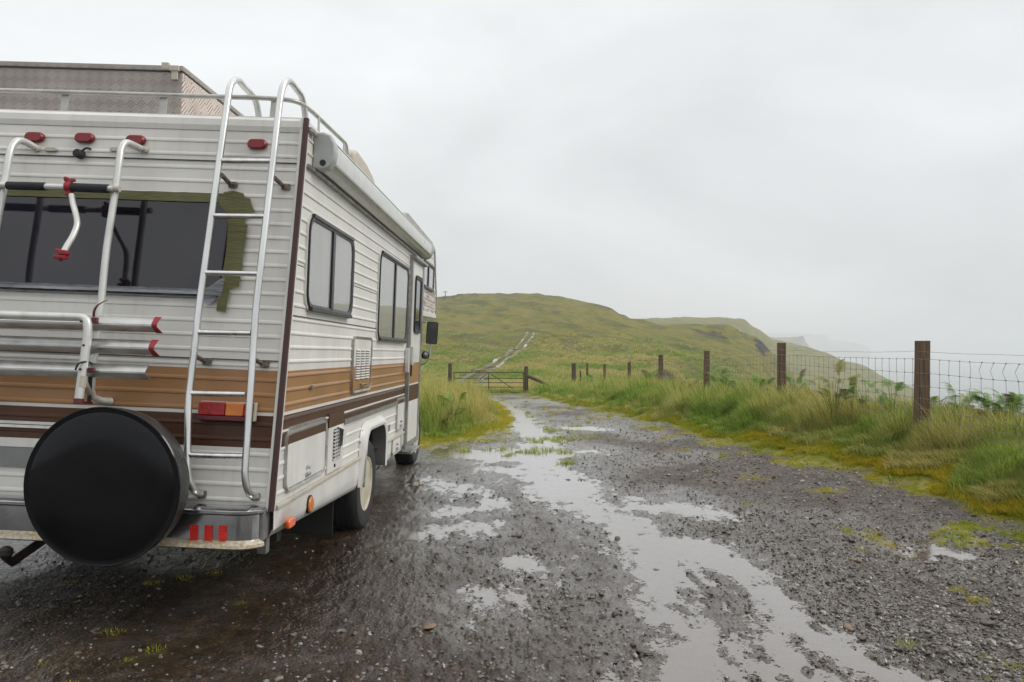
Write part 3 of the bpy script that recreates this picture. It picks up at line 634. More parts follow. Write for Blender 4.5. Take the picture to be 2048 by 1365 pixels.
# front, left wall, floor and roof close the body
b = MB(); b.quad((-W, 5.84, 1.86), (-.004, 5.84, 1.86), (-.004, 5.84, 2.05), (-W, 5.84, 2.05)); b.quad((-W, 5.84, 2.05), (-.004, 5.84, 2.05), (-.004, 5.53, 2.63), (-W, 5.53, 2.63)); b.build('overcab_front', M['white2'], van)
b = MB(); b.face([b.add(p) for p in ((-W, .02, .60), (-W, 4.6, .60), (-W, 4.6, 1.85), (-W, 5.84, 1.85), (-W, 5.84, 2.05), (-W, 5.53, 2.63), (-W, .33, 2.63))]); b.build('far_side_wall', M['white'], van)
b = MB(lambda x, z, y: (x, y, z)); b.prism([(-W-.004, 2.615), (.006, 2.615), (.006, 2.645), (-.03, 2.665), (-W+.03, 2.665), (-W-.004, 2.645)], .345, 5.50); b.build('roof', M['white2'], van)
b = MB(); b.quad((-W, .06, .58), (-.02, .06, .58), (-.02, 4.6, .58), (-W, 4.6, .58)); b.build('floor_pan', M['dark'], van)
# cab below the overcab
b = MB(side); b.prism([(4.61, .46), (5.28, .46), (5.34, .9), (6.6, .95), (6.75, 1.25), (5.7, 1.45), (5.42, 1.845), (4.61, 1.845)], -1.95, -.34); b.build('cab_body', M['white2'], van, bevel=.03)
b = MB(side); b.prism([(4.75, 1.35), (5.45, 1.35), (5.25, 1.80), (4.75, 1.80)], -.338, -.330); b.build('cab_window', M['glassd'], van)
# rear wall
b = MB(rearm); R = rows(2.575, .60, (1.295, 1.083, 1.066, .905))
def zoneR(z): return 1 if 1.083 < z < 1.295 else 2 if .905 < z < 1.066 else 0
for (za, oa), (zb, ob) in zip(R[:-1], R[1:]):
    b.cur = zoneR((za+zb)/2); b.quad((-W, zb, ob), (-.022, zb, ob), (-.022, za, oa), (-W, za, oa))
b.build('rear_wall', [M['white'], M['tan'], M['brown']], van, smooth=True, angle=50)
b = MB(rearm); P = [(2.572, .004), (2.60, .012), (2.635, .010), (2.655, -.012), (2.668, -.05)]
for (za, oa), (zb, ob) in zip(P[:-1], P[1:]): b.quad((-W, za, oa), (-.02, za, oa), (-.02, zb, ob), (-W, zb, ob))
b.build('roof_cap', M['white2'], van, smooth=True, angle=80)
for z in (2.40, 1.345):
    b = MB(rearm); b.box(-W, -.03, z-.0022, z+.0022, .0, .0072); b.build('panel_seam', M['blackf'], van)
b = MB(side); b.box(.19, 4.5, 1.584, 1.588, .0, .0070); b.build('panel_seam', M['blackf'], van)
# thin pale lines in the brown band
for z0_, z1_ in ((.9815, .9905),):
    b = MB(side); b.box(.10, 3.78, z0_, z1_, .0, .0075); b.build('pinstripe', M['white'], van)
# corner trim: white edging and maroon insert
def corner(p0, p1, w0, m, nm, x0, x1, n):
    b = MB(); a = Vector(p0); c = Vector(p1)
    b.add((0, 0, 0)); b.v.clear()
    for q in (a, c): [b.v.append(tuple(q+Vector(d))) for d in ((x0, -n, 0), (x1, -n, 0), (x1, w0, 0), (x0, w0, 0))]
    for f in ((0, 1, 5, 4), (1, 2, 6, 5), (2, 3, 7, 6), (3, 0, 4, 7), (3, 2, 1, 0), (4, 5, 6, 7)): b.face(f)
    return b.build(nm, m, van, bevel=.003)
ct, cb = (0, LEAN*(2.655-Z0), 2.655), (0, LEAN*(.60-Z0), .60)
corner(cb, ct, .034, M['white2'], 'corner_moulding', -.030, .010, .009)
corner(cb, ct, .010, M['maroon'], 'corner_insert', -.014, .013, .014)
# ---- windows on the side
def window(y0, z0, y1, z1, parts=2, r=.075):
    fr_ = MB(side); fr_.ring(rrect(y0, z0, y1, z1, r), rrect(y0+.030, z0+.030, y1-.030, z1-.030, r-.025), .0, .024, .006)
    f = fr_.build('window', M['blackf'], van, smooth=True, angle=30)
    o = MB(side); o.ring(rrect(y0-.016, z0-.016, y1+.016, z1+.016, r+.01), rrect(y0, z0, y1, z1, r), .0, .012, 0); o.build('window_flange', M['white2'], f)
    ym = (y0+y1)/2
    m_ = MB(side); m_.box(ym-.026, ym+.026, z0+.02, z1-.02, .004, .022); m_.build('mullion', M['blackf'], f, bevel=.003)
    for a, c, d in ((y0+.02, ym-.02, .011), (ym+.02, y1-.02, .015)):
        p = MB(side); p.face([p.add((u_, v_, d)) for u_, v_ in rrect(a, z0+.02, c, z1-.02, .04)]); p.build('pane', M['glass'], f)
        q = MB(side); n_ = 30; A = [q.add((a+(c-a)*k/n_, z0+.022, .0078+.0016*math.sin(k*1.9))) for k in range(n_+1)]; B = [q.add((a+(c-a)*k/n_, z1-.022, .0078+.0016*math.sin(k*1.9+.3))) for k in range(n_+1)]
        for k in range(n_): q.face([A[k], A[k+1], B[k+1], B[k]])
        q.build('blind', M['curtain'], f, smooth=True)
    s_ = MB(side); s_.box(y0+.05, y1-.05, z0-.008, z0+.016, .010, .036); s_.build('sill_channel', M['blackf'], f, bevel=.003)
    h = MB(side); h.box(y0+.05, y1-.05, z1-.014, z1+.004, .012, .030); h.build('drip_rail', M['blackf'], f)
window(.398, 1.632, 1.428, 2.160, r=.10)
window(2.322, 1.498, 3.690, 2.212, r=.10)
window(4.60, 2.130, 5.48, 2.42, r=.05)
# ---- entrance door
d0, d1 = 3.90, 4.52
b = MB(side)
zs = [.50, .905, 1.066, 1.083, 1.295, 2.32]; mi = [0, 2, 0, 1, 0]
for k in range(5):
    b.cur = mi[k]; b.box(d0, d1, zs[k], zs[k+1], .0, .026)
door = b.build('door', [M['white2'], M['tan'], M['brown']], van)
b = MB(side); b.ring([(3.82, .47), (4.60, .47), (4.60, 2.35), (3.82, 2.35)], [(3.895, .50), (4.525, .50), (4.525, 2.32), (3.895, 2.32)], -.01, .034, .004); b.build('door_frame', M['alud'], door)
b = MB(side); b.box(3.80, 4.62, 2.335, 2.365, .0, .07); b.build('door_drip_cap', M['alud'], door, bevel=.004)
b = MB(side); b.ring(rrect(4.02, 1.60, 4.44, 2.19, .07), rrect(4.06, 1.64, 4.40, 2.15, .05), .026, .046, .008); b.build('door_window_frame', M['blackf'], door, smooth=True)
b = MB(side); b.prism(rrect(4.05, 1.63, 4.41, 2.16, .05), .0275, .031); b.build('door_pane', M['glassd'], door)
b = MB(side); b.box(3.93, 3.99, 1.27, 1.46, .026, .050); b.build('door_handle', M['alup'], door, bevel=.006)
b = MB(side); b.box(3.945, 3.975, 1.16, 1.27, .026, .040); b.build('door_lock', M['blackf'], door, bevel=.004)
b = MB(side); b.box(3.70, 3.735, 1.20, 1.44, .004, .05); b.build('grab_handle', M['alup'], van, bevel=.01)
# ---- hatches and vents
def hatch(y0, z0, y1, z1, r=.06, m='white2', nm='access_hatch', split=None):
    b = MB(side)
    if split:
        b.cur = 0; b.prism(rrect(y0+.02, z0+.02, y1-.02, split[0], .02), .004, .014)
        b.cur = 1; b.box(y0+.02, y1-.02, split[0], split[1], .004, .014); b.cur = 0; b.prism(rrect(y0+.02, split[1], y1-.02, z1-.02, .02), .004, .014)
    else: b.prism(rrect(y0+.02, z0+.02, y1-.02, z1-.02, max(.01, r-.02)), .004, .014)
    h = b.build(nm, [M[m], M['brown'], M['tan']], van)
    b = MB(side); b.ring(rrect(y0, z0, y1, z1, r), rrect(y0+.016, z0+.016, y1-.016, z1-.016, r-.014), .0, .020, .006); b.build('hatch_frame', M['rack'], h, smooth=True, angle=30)
    b = MB(side); b.box((y0+y1)/2-.03, (y0+y1)/2+.03, z0+.035, z0+.055, .014, .03); b.build('latch', M['chrome'], h, bevel=.004)
    b = MB(side); b.lathe([(.011, 0), (.011, .016), (.006, .02)], ((y0+y1)/2-.01, z0+.085, .014), (0, 0, 1), 12); b.build('lock', M['chrome'], h)
    return h
big = hatch(.165, .66, .925, .998, .075, split=(.912, .965))
hatch(3.36, .655, 3.76, .965, .05, split=(.912, .95))
hatch(3.17, .455, 3.62, .612, .05)
# refrigerator vent with louvres, tan lower part
b = MB(side); b.cur = 0; b.prism(rrect(1.55, 1.295, 2.11, 1.49, .03), .004, .014); b.cur = 2; b.box(1.555, 2.105, 1.13, 1.295, .004, .014)
fv = b.build('fridge_vent', [M['white2'], M['brown'], M['tan']], van)
b = MB(side); b.ring(rrect(1.53, 1.108, 2.13, 1.508, .055), rrect(1.547, 1.125, 2.113, 1.491, .04), .0, .022, .005); b.build('vent_frame', M['trim'], fv, smooth=True, angle=30)
for c in range(3):
    for r in range(12):
        y = 1.62+c*.155; z = 1.418-r*.0185
        b = MB(side); b.v = []; i = [b.add(p) for p in ((y, z, .0145), (y+.125, z, .0145), (y+.125, z-.011, .0145), (y, z-.011, .0145), (y+.006, z-.010, .026), (y+.119, z-.010, .026))]
        b.face([i[0], i[1], i[5], i[4]]); b.face([i[4], i[5], i[2], i[3]]); b.face([i[0], i[4], i[3]]); b.face([i[1], i[2], i[5]]); b.build('louvre', M['white2'], fv)
        b = MB(side); b.quad((y, z-.0105, .0148), (y+.125, z-.0105, .0148), (y+.125, z-.0155, .0148), (y, z-.0155, .0148)); b.build('louvre_slot', M['blackf'], fv)
b = MB(side); b.box(1.78, 1.92, 1.150, 1.168, .014, .034); b.build('latch', M['chrome'], fv, bevel=.004)
# furnace / water heater panel
b = MB(side); b.cur = 0; b.box(.985, 1.36, .632, .918, .002, .012); b.cur = 1; b.box(.985, 1.36, .918, 1.005, .002, .012)
hp = b.build('heater_panel', [M['white2'], M['brown']], van, bevel=.002)
b = MB(side); b.box(1.10, 1.27, .70, .90, .012, .014); b.build('grille_backing', M['blackf'], hp)
for k in range(9):
    b = MB(side); b.box(1.095, 1.275, .705+k*.0225, .712+k*.0225, .014, .022); b.build('grille_bar', M['white2'], hp)
for k in range(4):
    b = MB(side); b.box(1.115+k*.042, 1.121+k*.042, .70, .90, .022, .026); b.build('grille_bar', M['white2'], hp)
b = MB(side); i = [b.add(p) for p in ((1.19, .91, .012), (1.275, .91, .012), (1.275, .78, .012), (1.19, .78, .012), (1.19, .895, .055), (1.275, .895, .055), (1.275, .79, .050), (1.19, .79, .050))]
for q in ((0, 1, 5, 4), (4, 5, 6, 7), (1, 2, 6, 5), (3, 2, 6, 7)): b.face([i[k] for k in q])
b.build('vent_hood', M['white2'], hp)
b = MB(side); b.box(1.14, 1.155, .655, .675, .012, .02); b.build('keyhole', M['blackf'], hp)
b = MB(side); b.box(1.38, 3.35, .905, .940, .004, .014); b.build('trim_strip', M['alud'], van)
b = MB(side); b.box(.56, .60, 1.18, 1.205, .006, .022); b.build('tan_panel_lock', M['trim'], van, bevel=.005)
b = MB(side); b.box(2.93, 3.06, .70, .755, .006, .010); b.build('grey_sticker', M['greyp'], van)
# skirt and rub rail
def skirt(y0, y1, zb0, zb1, nm='skirt_panel'):
    b = MB(side); n = 12; lo = []; 
    for k in range(n+1):
        t = k/n; y = y0+(y1-y0)*t; zb = zb0+(zb1-zb0)*t
        lo.append([b.add(p) for p in ((y, .608, .004), (y, .50, .006), (y, zb+.05, .000), (y, zb+.012, -.018), (y, zb, -.05))])
    for k in range(n):
        for j in range(4): b.face([lo[k][j+1], lo[k+1][j+1], lo[k+1][j], lo[k][j]])
    return b.build(nm, M['white2'], van, smooth=True, angle=60)
skirt(.03, 1.90, .455, .368); skirt(2.76, 3.80, .388, .43); skirt(3.80, 4.64, .43, .44)
for a, c in ((.05, 1.89), (2.79, 3.79)):
    b = MB(side); b.box(a, c, .600, .622, .002, .020); b.build('rub_rail', M['beige'], van, bevel=.004)
b = MB(side); b.box(3.80, 4.62, .44, .475, .004, .03); b.build('door_sill', M['alud'], van, bevel=.004)
# wheel arch flare: white lip standing out from the wall
def archpath(e):
    return rr_arch(1.915-e, 2.745+e, .395, .835+e)
def rr_arch(y0, y1, zb, zt, r=.16, n=8):
    p = [(y0, zb)]
    for k in range(n+1): t = math.pi-math.pi/2*k/n; p.append((y0+r+r*math.cos(t), zt-r+r*math.sin(t)))
    for k in range(n+1): t = math.pi/2-math.pi/2*k/n; p.append((y1-r+r*math.cos(t), zt-r+r*math.sin(t)))
    p.append((y1, zb+.045)); return p
O_ = archpath(.035); I_ = archpath(-.02); I2 = archpath(-.035)
I_[0] = (O_[0][0]+.014, I_[0][1]); I2[0] = (O_[0][0]+.020, I2[0][1])
b = MB(side); rows_ = [[b.add((a, c, d)) for a, c in P] for P, d in ((O_, .004), (archpath(.02), .030), (archpath(.0), .052), (I_, .055), (I2, .045))]
for r in range(4):
    for k in range(len(O_)-1): b.face([rows_[r][k], rows_[r][k+1], rows_[r+1][k+1], rows_[r+1][k]])
fl = b.build('wheel_arch_flare', M['white2'], van, smooth=True, angle=60)
b = MB(side); rows_ = [[b.add((a, c, d)) for a, c in P] for P, d in ((I2, .045), (I2, -.07))]
for k in range(len(O_)-1): b.face([rows_[0][k], rows_[0][k+1], rows_[1][k+1], rows_[1][k]])
b.build('arch_inner_liner', M['greyin'], fl, smooth=True, angle=60)
for k in range(2, len(O_)-2, 3):
    b = MB(side); b.lathe([(.006, 0), (.004, .005)], (O_[k][0], O_[k][1]-.01, .012), (0, 0, 1), 8); b.build('rivet', M['trim'], fl)
b = MB(); b.quad((-.10, 1.88, .90), (-.10, 2.78, .90), (-.75, 2.78, .90), (-.75, 1.88, .90)); b.quad((-.75, 1.88, .3), (-.75, 2.78, .3), (-.75, 2.78, .9), (-.75, 1.88, .9)); b.quad((-.10, 1.88, .3), (-.75, 1.88, .3), (-.75, 1.88, .9), (-.10, 1.88, .9)); b.quad((-.10, 2.78, .3), (-.75, 2.78, .3), (-.75, 2.78, .9), (-.10, 2.78, .9)); b.build('wheel_well', M['dark'], van)
# wheels
def wheel(x, y, z, r=.36, w=.20):
    t = MB(); t.lathe([(.205, .0), (.22, .014), (.28, .026), (.33, .018), (r-.008, -.004), (r, -.03), (r, -w+.03), (r-.01, -w+.005), (.25, -w-.01), (.2, -w)], (x, y, z), (1, 0, 0), 56)
    T = t.build('wheel', M['rubber'], van, smooth=True, angle=30)
    m_ = MB(); m_.lathe([(.215, .006), (.212, .016), (.196, .010), (.186, -.010), (.165, -.035), (.150, -.075), (.10, -.085), (.075, -.06), (.07, -.02), (.05, .0), (.0, .002)], (x, y, z), (1, 0, 0), 40); m_.build('rim', M['rim'], T, smooth=True, angle=40)
    for k in range(8):
        a = k*math.pi/4; h = MB(); h.lathe([(.016, -.086), (.014, -.070)], (x, y+.115*math.cos(a), z+.115*math.sin(a)), (1, 0, 0), 8); h.build('hand_hole', M['dark'], T)
    for k in range(6):
        g_ = MB(); c = r-.001; g_.box(0, 0, 0, 0, 0, 0); g_.v.clear(); g_.f.clear(); g_.mi.clear()
    for xx in (-.06, -.10, -.14):
        g_ = MB(); g_.lathe([(r+.0012, -.004), (r+.0012, .004)], (x+xx, y, z), (1, 0, 0), 56); g_.build('tread_groove', M['blackf'], T, smooth=True)
wheel(-.038, 2.31, .352); wheel(-.30, 2.33, .352); wheel(-2.28+.2, 2.33, .352); wheel(-.17, 5.70, .372); wheel(-1.95, 5.52, .372)
b = MB(); b.tube([(-.5, 2.33, .36), (-1.9, 2.33, .36)], .06, 10); b.box(-.75, -.65, .05, 5.5, .42, .56); b.box(-1.7, -1.6, .05, 5.5, .42, .56); b.box(-1.5, -.9, .6, 1.6, .34, .56); b.build('chassis', M['dark'], van)
b = MB(); b.box(-.52, -.10, 1.60, 1.615, .10, .50); b.build('mud_flap', M['dark'], van)
b = MB(); b.box(-.10, -.05, .10, .15, .36, .47); b.build('tail_bracket', M['greyin'], van, bevel=.004)
b = MB(); b.box(-.05, -.03, .20, .26, .40, .45); b.build('skirt_bracket', M['dark'], van)
b = MB(); b.box(-.16, .02, 4.25, 4.85, .33, .355); b.tube([(-.1, 4.3, .35), (-.1, 4.3, .45)], .02); b.box(-.14, -.10, 4.35, 4.75, .355, .44); b.build('entry_step', M['alud'], van, bevel=.006)
# side lights
b = MB(side); b.lathe([(.046, 0), (.046, .012), (.04, .018), (0, .020)], (.64, .512, .004), (0, 0, 1), 24); o = b.build('round_reflector', M['amber'], van, smooth=True)
b = MB(side); b.ring([(.64+.054*math.cos(a*.2618), .512+.054*math.sin(a*.2618)) for a in range(24)], [(.64+.044*math.cos(a*.2618), .512+.044*math.sin(a*.2618)) for a in range(24)], .002, .014); b.build('reflector_ring', M['blackf'], o)
b = MB(side); b.prism(rrect(.215, .462, .325, .512, .018), .004, .028); b.build('side_marker', M['orange'], van, smooth=True, angle=40, bevel=.006)
# mirrors on the cab side
def mirror():
    xm = .10
    tl, br_ = S(852, 640, xm), S(875, 690, xm); c = (tl+br_)/2; hh = abs(tl.z-br_.z)/2
    cy = 4.72; sc_ = (cy-CV.y)/(c.y-CV.y); c = CV+(c-CV)*sc_; hh *= sc_; hw = .063
    Rm = Euler((math.radians(9), math.radians(2), math.radians(6))).to_matrix()
    p = [(a*1, b_*1) for a, b_ in rrect(-hw, -hh, hw, hh, .022)]
    mk = lambda a, b_, n: tuple(c+Rm@Vector((a, -n, b_)))
    b = MB(mk); b.prism(p, -.03, .006); m_ = b.build('wing_mirror', M['blackf'], van, bevel=.004)
    b = MB(mk); b.prism([(a*.86, b_*.93) for a, b_ in p], .006, .009); b.build('mirror_glass', M['mirror'], m_)
    d = S(850.5, 711, xm); d = CV+(d-CV)*((cy-CV.y)/(d.y-CV.y)); mk2 = lambda a, b_, n: tuple(d+Rm@Vector((a, -n, b_)))
    rr_ = .043; b = MB(mk2); b.lathe([(rr_*.6, -.03), (rr_, -.012), (rr_, .004), (rr_*.86, .005)], (0, 0, 0), (0, 0, 1), 24); b.build('round_mirror', M['blackf'], m_, smooth=True, angle=40)
    b = MB(mk2); b.lathe([(rr_*.86, .004), (rr_*.6, .008), (0, .011)], (0, 0, 0), (0, 0, 1), 24); b.build('round_mirror_glass', M['mirror'], m_, smooth=True)
    A = lambda px, py, x: S(px, py, x)
    def pt(px, py, y): q = S(px, py, xm); return CV+(q-CV)*((y-CV.y)/(q.y-CV.y))
    b = MB()
    b.tube([pt(853, 645, cy+.03), Vector((-.16, cy+.12, pt(853, 645, cy).z+.01))], .008, 8)
    b.tube(bend([pt(862, 688, cy+.03), pt(859, 716, cy+.03), pt(852, 727, cy+.04), Vector((-.16, cy+.12, pt(828, 742, cy+.1).z))], .04), .008, 8)
    b.tube([pt(850, 702, cy+.03), Vector((-.16, cy+.10, pt(834, 708, cy+.1).z))], .006, 8)
    b.build('mirror_bracket', M['alup'], m_, smooth=True)
mirror()
b = MB(side); b.box(4.72, 4.76, .98, 1.06, -.34, -.01); b.build('indicator_lamp', M['orange'], van, bevel=.005)
# awning cassette
P = [(.0, 2.425), (.045, 2.415), (.085, 2.425), (.112, 2.46), (.120, 2.50), (.116, 2.555), (.09, 2.60), (.05, 2.615), (.0, 2.61)]
b = MB(lambda x, z, y: (x, y, z)); b.prism(P, .50, 4.52); aw = b.build('awning_cassette', M['alup'], van, smooth=True, angle=25)
for y0, y1 in ((.445, .515), (4.50, 4.56)):
    b = MB(lambda x, z, y: (x, y, z)); b.prism([(x*1.06+(.002 if x > 0 else 0), 2.515+(z-2.515)*1.07) for x, z in P], y0, y1); b.build('awning_end_cap', M['grey'], aw, smooth=True, angle=30, bevel=.012)
b = MB(); b.lathe([(.018, .0), (.018, .004)], (.060, .447, 2.448), (0, -1, 0), 16); b.build('crank_socket', M['blackf'], aw)
for z, x in ((2.575, .106), (2.452, .108)):
    b = MB(); b.box(x-.006, x+.0035, .52, 4.49, z-.0025, z+.0025); b.build('cassette_groove', M['alud'], aw)
b = MB(side); b.box(.33, 4.5, 2.395, 2.412, .006, .022); b.build('awning_rail', M['trim'], van)
# awning lamp strip near the corner
b = MB(side); b.box(.32, .43, 2.585, 2.61, .006, .03); b.build('corner_bracket', M['trim'], van, bevel=.004)
# roof vent hood and skylight
b = MB(side); b.prism([(1.92, 2.665), (2.86, 2.665), (2.84, 2.74), (2.62, 2.86), (2.35, 2.91), (2.02, 2.93), (1.94, 2.89)], -.47, -.13); b.build('roof_vent', M['beige'], van, smooth=True, angle=35, bevel=.02)
# ---- rear lights
def pill(cx, cz, hw, hh, n0, n1, m, nm):
    b = MB(rearm); p = rrect(cx-hw, cz-hh, cx+hw, cz+hh, min(hw, hh)*.98, 8); q = [((a-cx)*.86+cx, (c-cz)*.80+cz) for a, c in p]
    lo = [b.add((a, c, n0)) for a, c in p]; md_ = [b.add((a, c, n1*.7)) for a, c in p]; hi = [b.add((a, c, n1)) for a, c in q]; n = len(p)
    for A, B in ((lo, md_), (md_, hi)):
        for k in range(n): b.face([A[k], A[(k+1) % n], B[(k+1) % n], B[k]])
    b.face(hi); return b.build(nm, m, van, smooth=True, angle=35)
for px, py in ((70, 275), (170, 276.5), (272, 281), (515, 289)):
    p = RR(px, py, .01); pill(p.x, p.z, .052, .027, .004, .030, M['red'], 'marker_light')
pill(-2.10, 2.50, .052, .027, .004, .030, M['red'], 'marker_light')
for px in (102, 232):
    p = RR(px, 299, .01); pill(p.x, p.z, .034, .012, .004, .016, M['beige'], 'bracket_plate')
p = RR(163, 307, .02); b = MB(rearm); b.lathe([(.024, 0), (.024, .04), (.018, .05), (0, .05)], (p.x-.01, p.z-.005, .004), (0, 0, 1), 16); cm = b.build('reversing_camera', M['foam'], van, smooth=True, angle=40)
b = MB(rearm); b.tube(bend([(p.x+.0, p.z+.005, .03), (p.x+.03, p.z+.03, .03), (p.x+.035, p.z+.03, .0)], .02), .006, 8); b.build('camera_cable', M['foam'], cm, smooth=True)
# tail light cluster
a0 = RR(400, 806, .03); a1 = RR(450, 840, .03); a2 = RR(487, 840, .03); a3 = RR(510, 842, .03); zt_, zb_ = 1.128, 1.040
b = MB(rearm); b.box(a0.x-.004, a3.x, zb_-.006, zt_+.004, .004, .022); tl_ = b.build('tail_light', M['trim'], van, bevel=.006)
for x0, x1, m in ((a0.x, a1.x, 'redt'), (a1.x+.002, a2.x, 'amber'), (a2.x+.002, a3.x-.010, 'redt')):
    b = MB(rearm); b.box(x0, x1, zb_+.022, zt_, .022, .048); b.build('tail_lens', M[m], tl_, bevel=.006)
b = MB(rearm); b.box(a0.x, a3.x-.010, zb_-.002, zb_+.021, .022, .046); b.build('lower_lens', M['dred'], tl_, bevel=.004)
b = MB(rearm); b.box(a3.x-.008, a3.x+.002, zb_, zt_+.003, .015, .046); b.build('lens_end_cap', M['beige'], tl_, bevel=.003)
# ---- rear window, tape
wz0, wz1, wx1, wx0 = 1.700, 2.168, -.350, -2.00
b = MB(rearm); b.prism(rrect(wx0, wz0, wx1, wz1, .05), .006, .012); rw = b.build('rear_window', M['glassd'], van)
b = MB(rearm); b.ring(rrect(wx0-.03, wz0-.035, wx1+.03, wz1+.03, .07), rrect(wx0, wz0, wx1, wz1, .05), .0, .018, .003); b.build('window_rubber', M['blackf'], rw, smooth=True, angle=30)
def patch(pts, n0, n1, m, nm, par, jag=0):
    rnd = random.Random(5); q = []
    for i in range(len(pts)):
        a = Vector(pts[i]); c = Vector(pts[(i+1) % len(pts)]); k = max(1, int((c-a).length/.04)) if jag else 1
        for j in range(k):
            p = a.lerp(c, j/k)
            q.append((p.x+(rnd.uniform(-jag, jag) if j else 0), p.y+(rnd.uniform(-jag, jag) if j else 0)))
    b = MB(rearm); b.prism(q, n0, n1); return b.build(nm, m, par)
patch([(-2.05, 2.218), (-.335, 2.218), (-.335, 2.168), (-2.05, 2.168)], .0185, .0200, M['olive'], 'olive_tape', rw, .001)
patch([(-.40, 2.225), (-.35, 2.235), (-.295, 2.222), (-.285, 2.20), (-.255, 2.195), (-.245, 2.16), (-.225, 2.125), (-.27, 2.10), (-.275, 1.80), (-.29, 1.795), (-.345, 1.80), (-.365, 2.11), (-.42, 2.16)], .0203, .0218, M['olive'], 'olive_tape', rw, .002)
patch([(-.255, 2.05), (-.268, 1.72), (-.30, 1.715), (-.315, 1.70), (-.325, 1.585), (-.372, 1.59), (-.372, 1.70), (-.362, 1.75), (-.35, 2.05)], .0221, .0236, M['olive'], 'olive_tape', rw, .002)
b = MB(rearm); n_ = 60
for k in range(n_):
    x0 = -2.02+k*(1.66/n_); x1 = x0+1.66/n_; f0 = lambda x: .0265+.004*math.sin(x*23)+.003*math.sin(x*61)
    for (za, zb, oa, ob) in ((1.650, 1.658, -.002, .002), (1.674, 1.690, .002, -.002), (1.690, 1.702, -.002, .001)):
        b.quad((x0, za, f0(x0)+oa), (x1, za, f0(x1)+oa), (x1, zb, f0(x1)+ob), (x0, zb, f0(x0)+ob))
b.build('silver_tape', M['silver'], rw, smooth=True)
patch([(-.46, 1.665), (-.355, 1.668), (-.345, 1.76), (-.36, 1.765), (-.43, 1.71), (-.46, 1.715)], .0240, .0252, M['silver'], 'silver_tape', rw, .001)
patch([(-.45, 1.665), (-.38, 1.665), (-.385, 1.645), (-.42, 1.618), (-.435, 1.635)], .0250, .0262, M['silver'], 'silver_tape', rw)
# grey panel left of the spare wheel
b = MB(rearm); b.box(-2.0, -.95, .762, .858, .006, .012); b.build('grey_panel', M['greyp'], van)
b = MB(rearm); b.box(-2.0, -.80, .958, .972, .006, .014); b.build('chrome_strip', M['alup'], van)
b = MB(rearm); b.box(-2.0, -.80, .976, .990, .006, .012); b.build('white_strip', M['white2'], van)
b = MB(rearm); b.box(-2.0, -.80, .862, .902, .006, .010); b.build('white_strip', M['white2'], van)
# ---- bumper
def sweep(path, prof, m, nm, par=van, sm=True):
    """path: plan points (x,y); prof: (outward, z)."""
    b = MB(); Pp = [Vector((*p, 0)) for p in path]; rings = []
    for k in range(len(Pp)):
        t = (Pp[min(k+1, len(Pp)-1)]-Pp[max(k-1, 0)]).normalized(); nn = Vector((t.y, -t.x, 0))
        rings.append([b.add(tuple(Pp[k]+nn*o+Vector((0, 0, z)))) for o, z in prof])
    for k in range(len(rings)-1):
        for j in range(len(prof)): b.face([rings[k][j], rings[k][(j+1) % len(prof)], rings[k+1][(j+1) % len(prof)], rings[k+1][j]])
    b.face(rings[-1]); b.face(rings[0][::-1]); return b.build(nm, m, par, smooth=sm, angle=40)
bp_ = [(-2.36, -.07), (-1.2, -.07), (-.15, -.07)]+[(-.15+.09*math.sin(t), -.07+.09*(1-math.cos(t))) for t in np.linspace(.15, 1.2, 8)]
bum = sweep(bp_, [(-.02, .475), (.035, .475), (.035, .60), (-.02, .60)], M['chrome'], 'bumper', van, False)
sweep(bp_, [(-.03, .596), (.045, .596), (.058, .606), (.058, .618), (.045, .628), (.0, .632), (-.03, .632)], M['chrome'], 'bumper_top_lip', bum)
sweep(bp_, [(-.02, .482), (.035, .474), (.058, .456), (.060, .440), (.048, .432), (-.02, .428)], M['lip'], 'bumper_lower_lip', bum)
for px in (388, 416.5, 445):
    b = MB(); d = vray(px, 1066); t = (-.108-CV.y)/d.y; c = CV+d*t; b.box(c.x-.0185, c.x+.0185, -.1115, -.1048, c.z-.036, c.z+.036); b.build('red_reflector', M['redr'], bum)
b = MB(); b.box(-.13, -.02, -.04, .10, .46, .62); b.build('bumper_end_filler', M['greyin'], bum, bevel=.01)
# tow ball at the left edge of the view
c = RR(12, 1105, .12); b = MB(); b.lathe([(.0, -.032), (.02, -.028), (.032, -.01), (.030, .015), (.015, .028), (0, .032)], c, (0, 0, 1), 16); b.tube([c+Vector((0, 0, -.02)), c+Vector((0, .04, -.06)), c+Vector((.05, .45, .06))], .022, 8); b.build('tow_hitch', M['hitch'], van, smooth=True)
# ---- spare wheel
sp_ = RR(199, 975, .345); rs = .362; ax = Vector((0, 1, -.02)).normalized()
b = MB(); b.lathe([(.02, .0), (.12, .0), (.20, .0006), (.25, .002), (.29, .0055), (.32, .010), (.340, .0135), (rs-.012, .017), (rs-.004, .020)], sp_, ax, 72)
s_o = b.build('spare_wheel_cover', M['vinyl'], van, smooth=True, angle=60)
b = MB(); b.lathe([(rs-.006, .018), (rs, .024), (rs+.001, .05), (rs-.001, .09), (rs-.008, .14), (rs-.022, .175), (rs-.05, .195), (.10, .20)], sp_, ax, 72); b.build('cover_tread_band', M['vinylr'], s_o, smooth=True, angle=60)
b = MB(); b.lathe([(rs-.010, .014), (rs+.002, .012), (rs+.006, .018), (rs-.002, .024)], sp_, ax, 72); b.build('cover_piping', M['vinyl'], s_o, smooth=True, angle=60)
b = MB(); b.tube([sp_+Vector((0, .15, 0)), sp_+Vector((0, .33, -.0))], .10, 12); b.build('spare_wheel_mount', M['dark'], s_o)
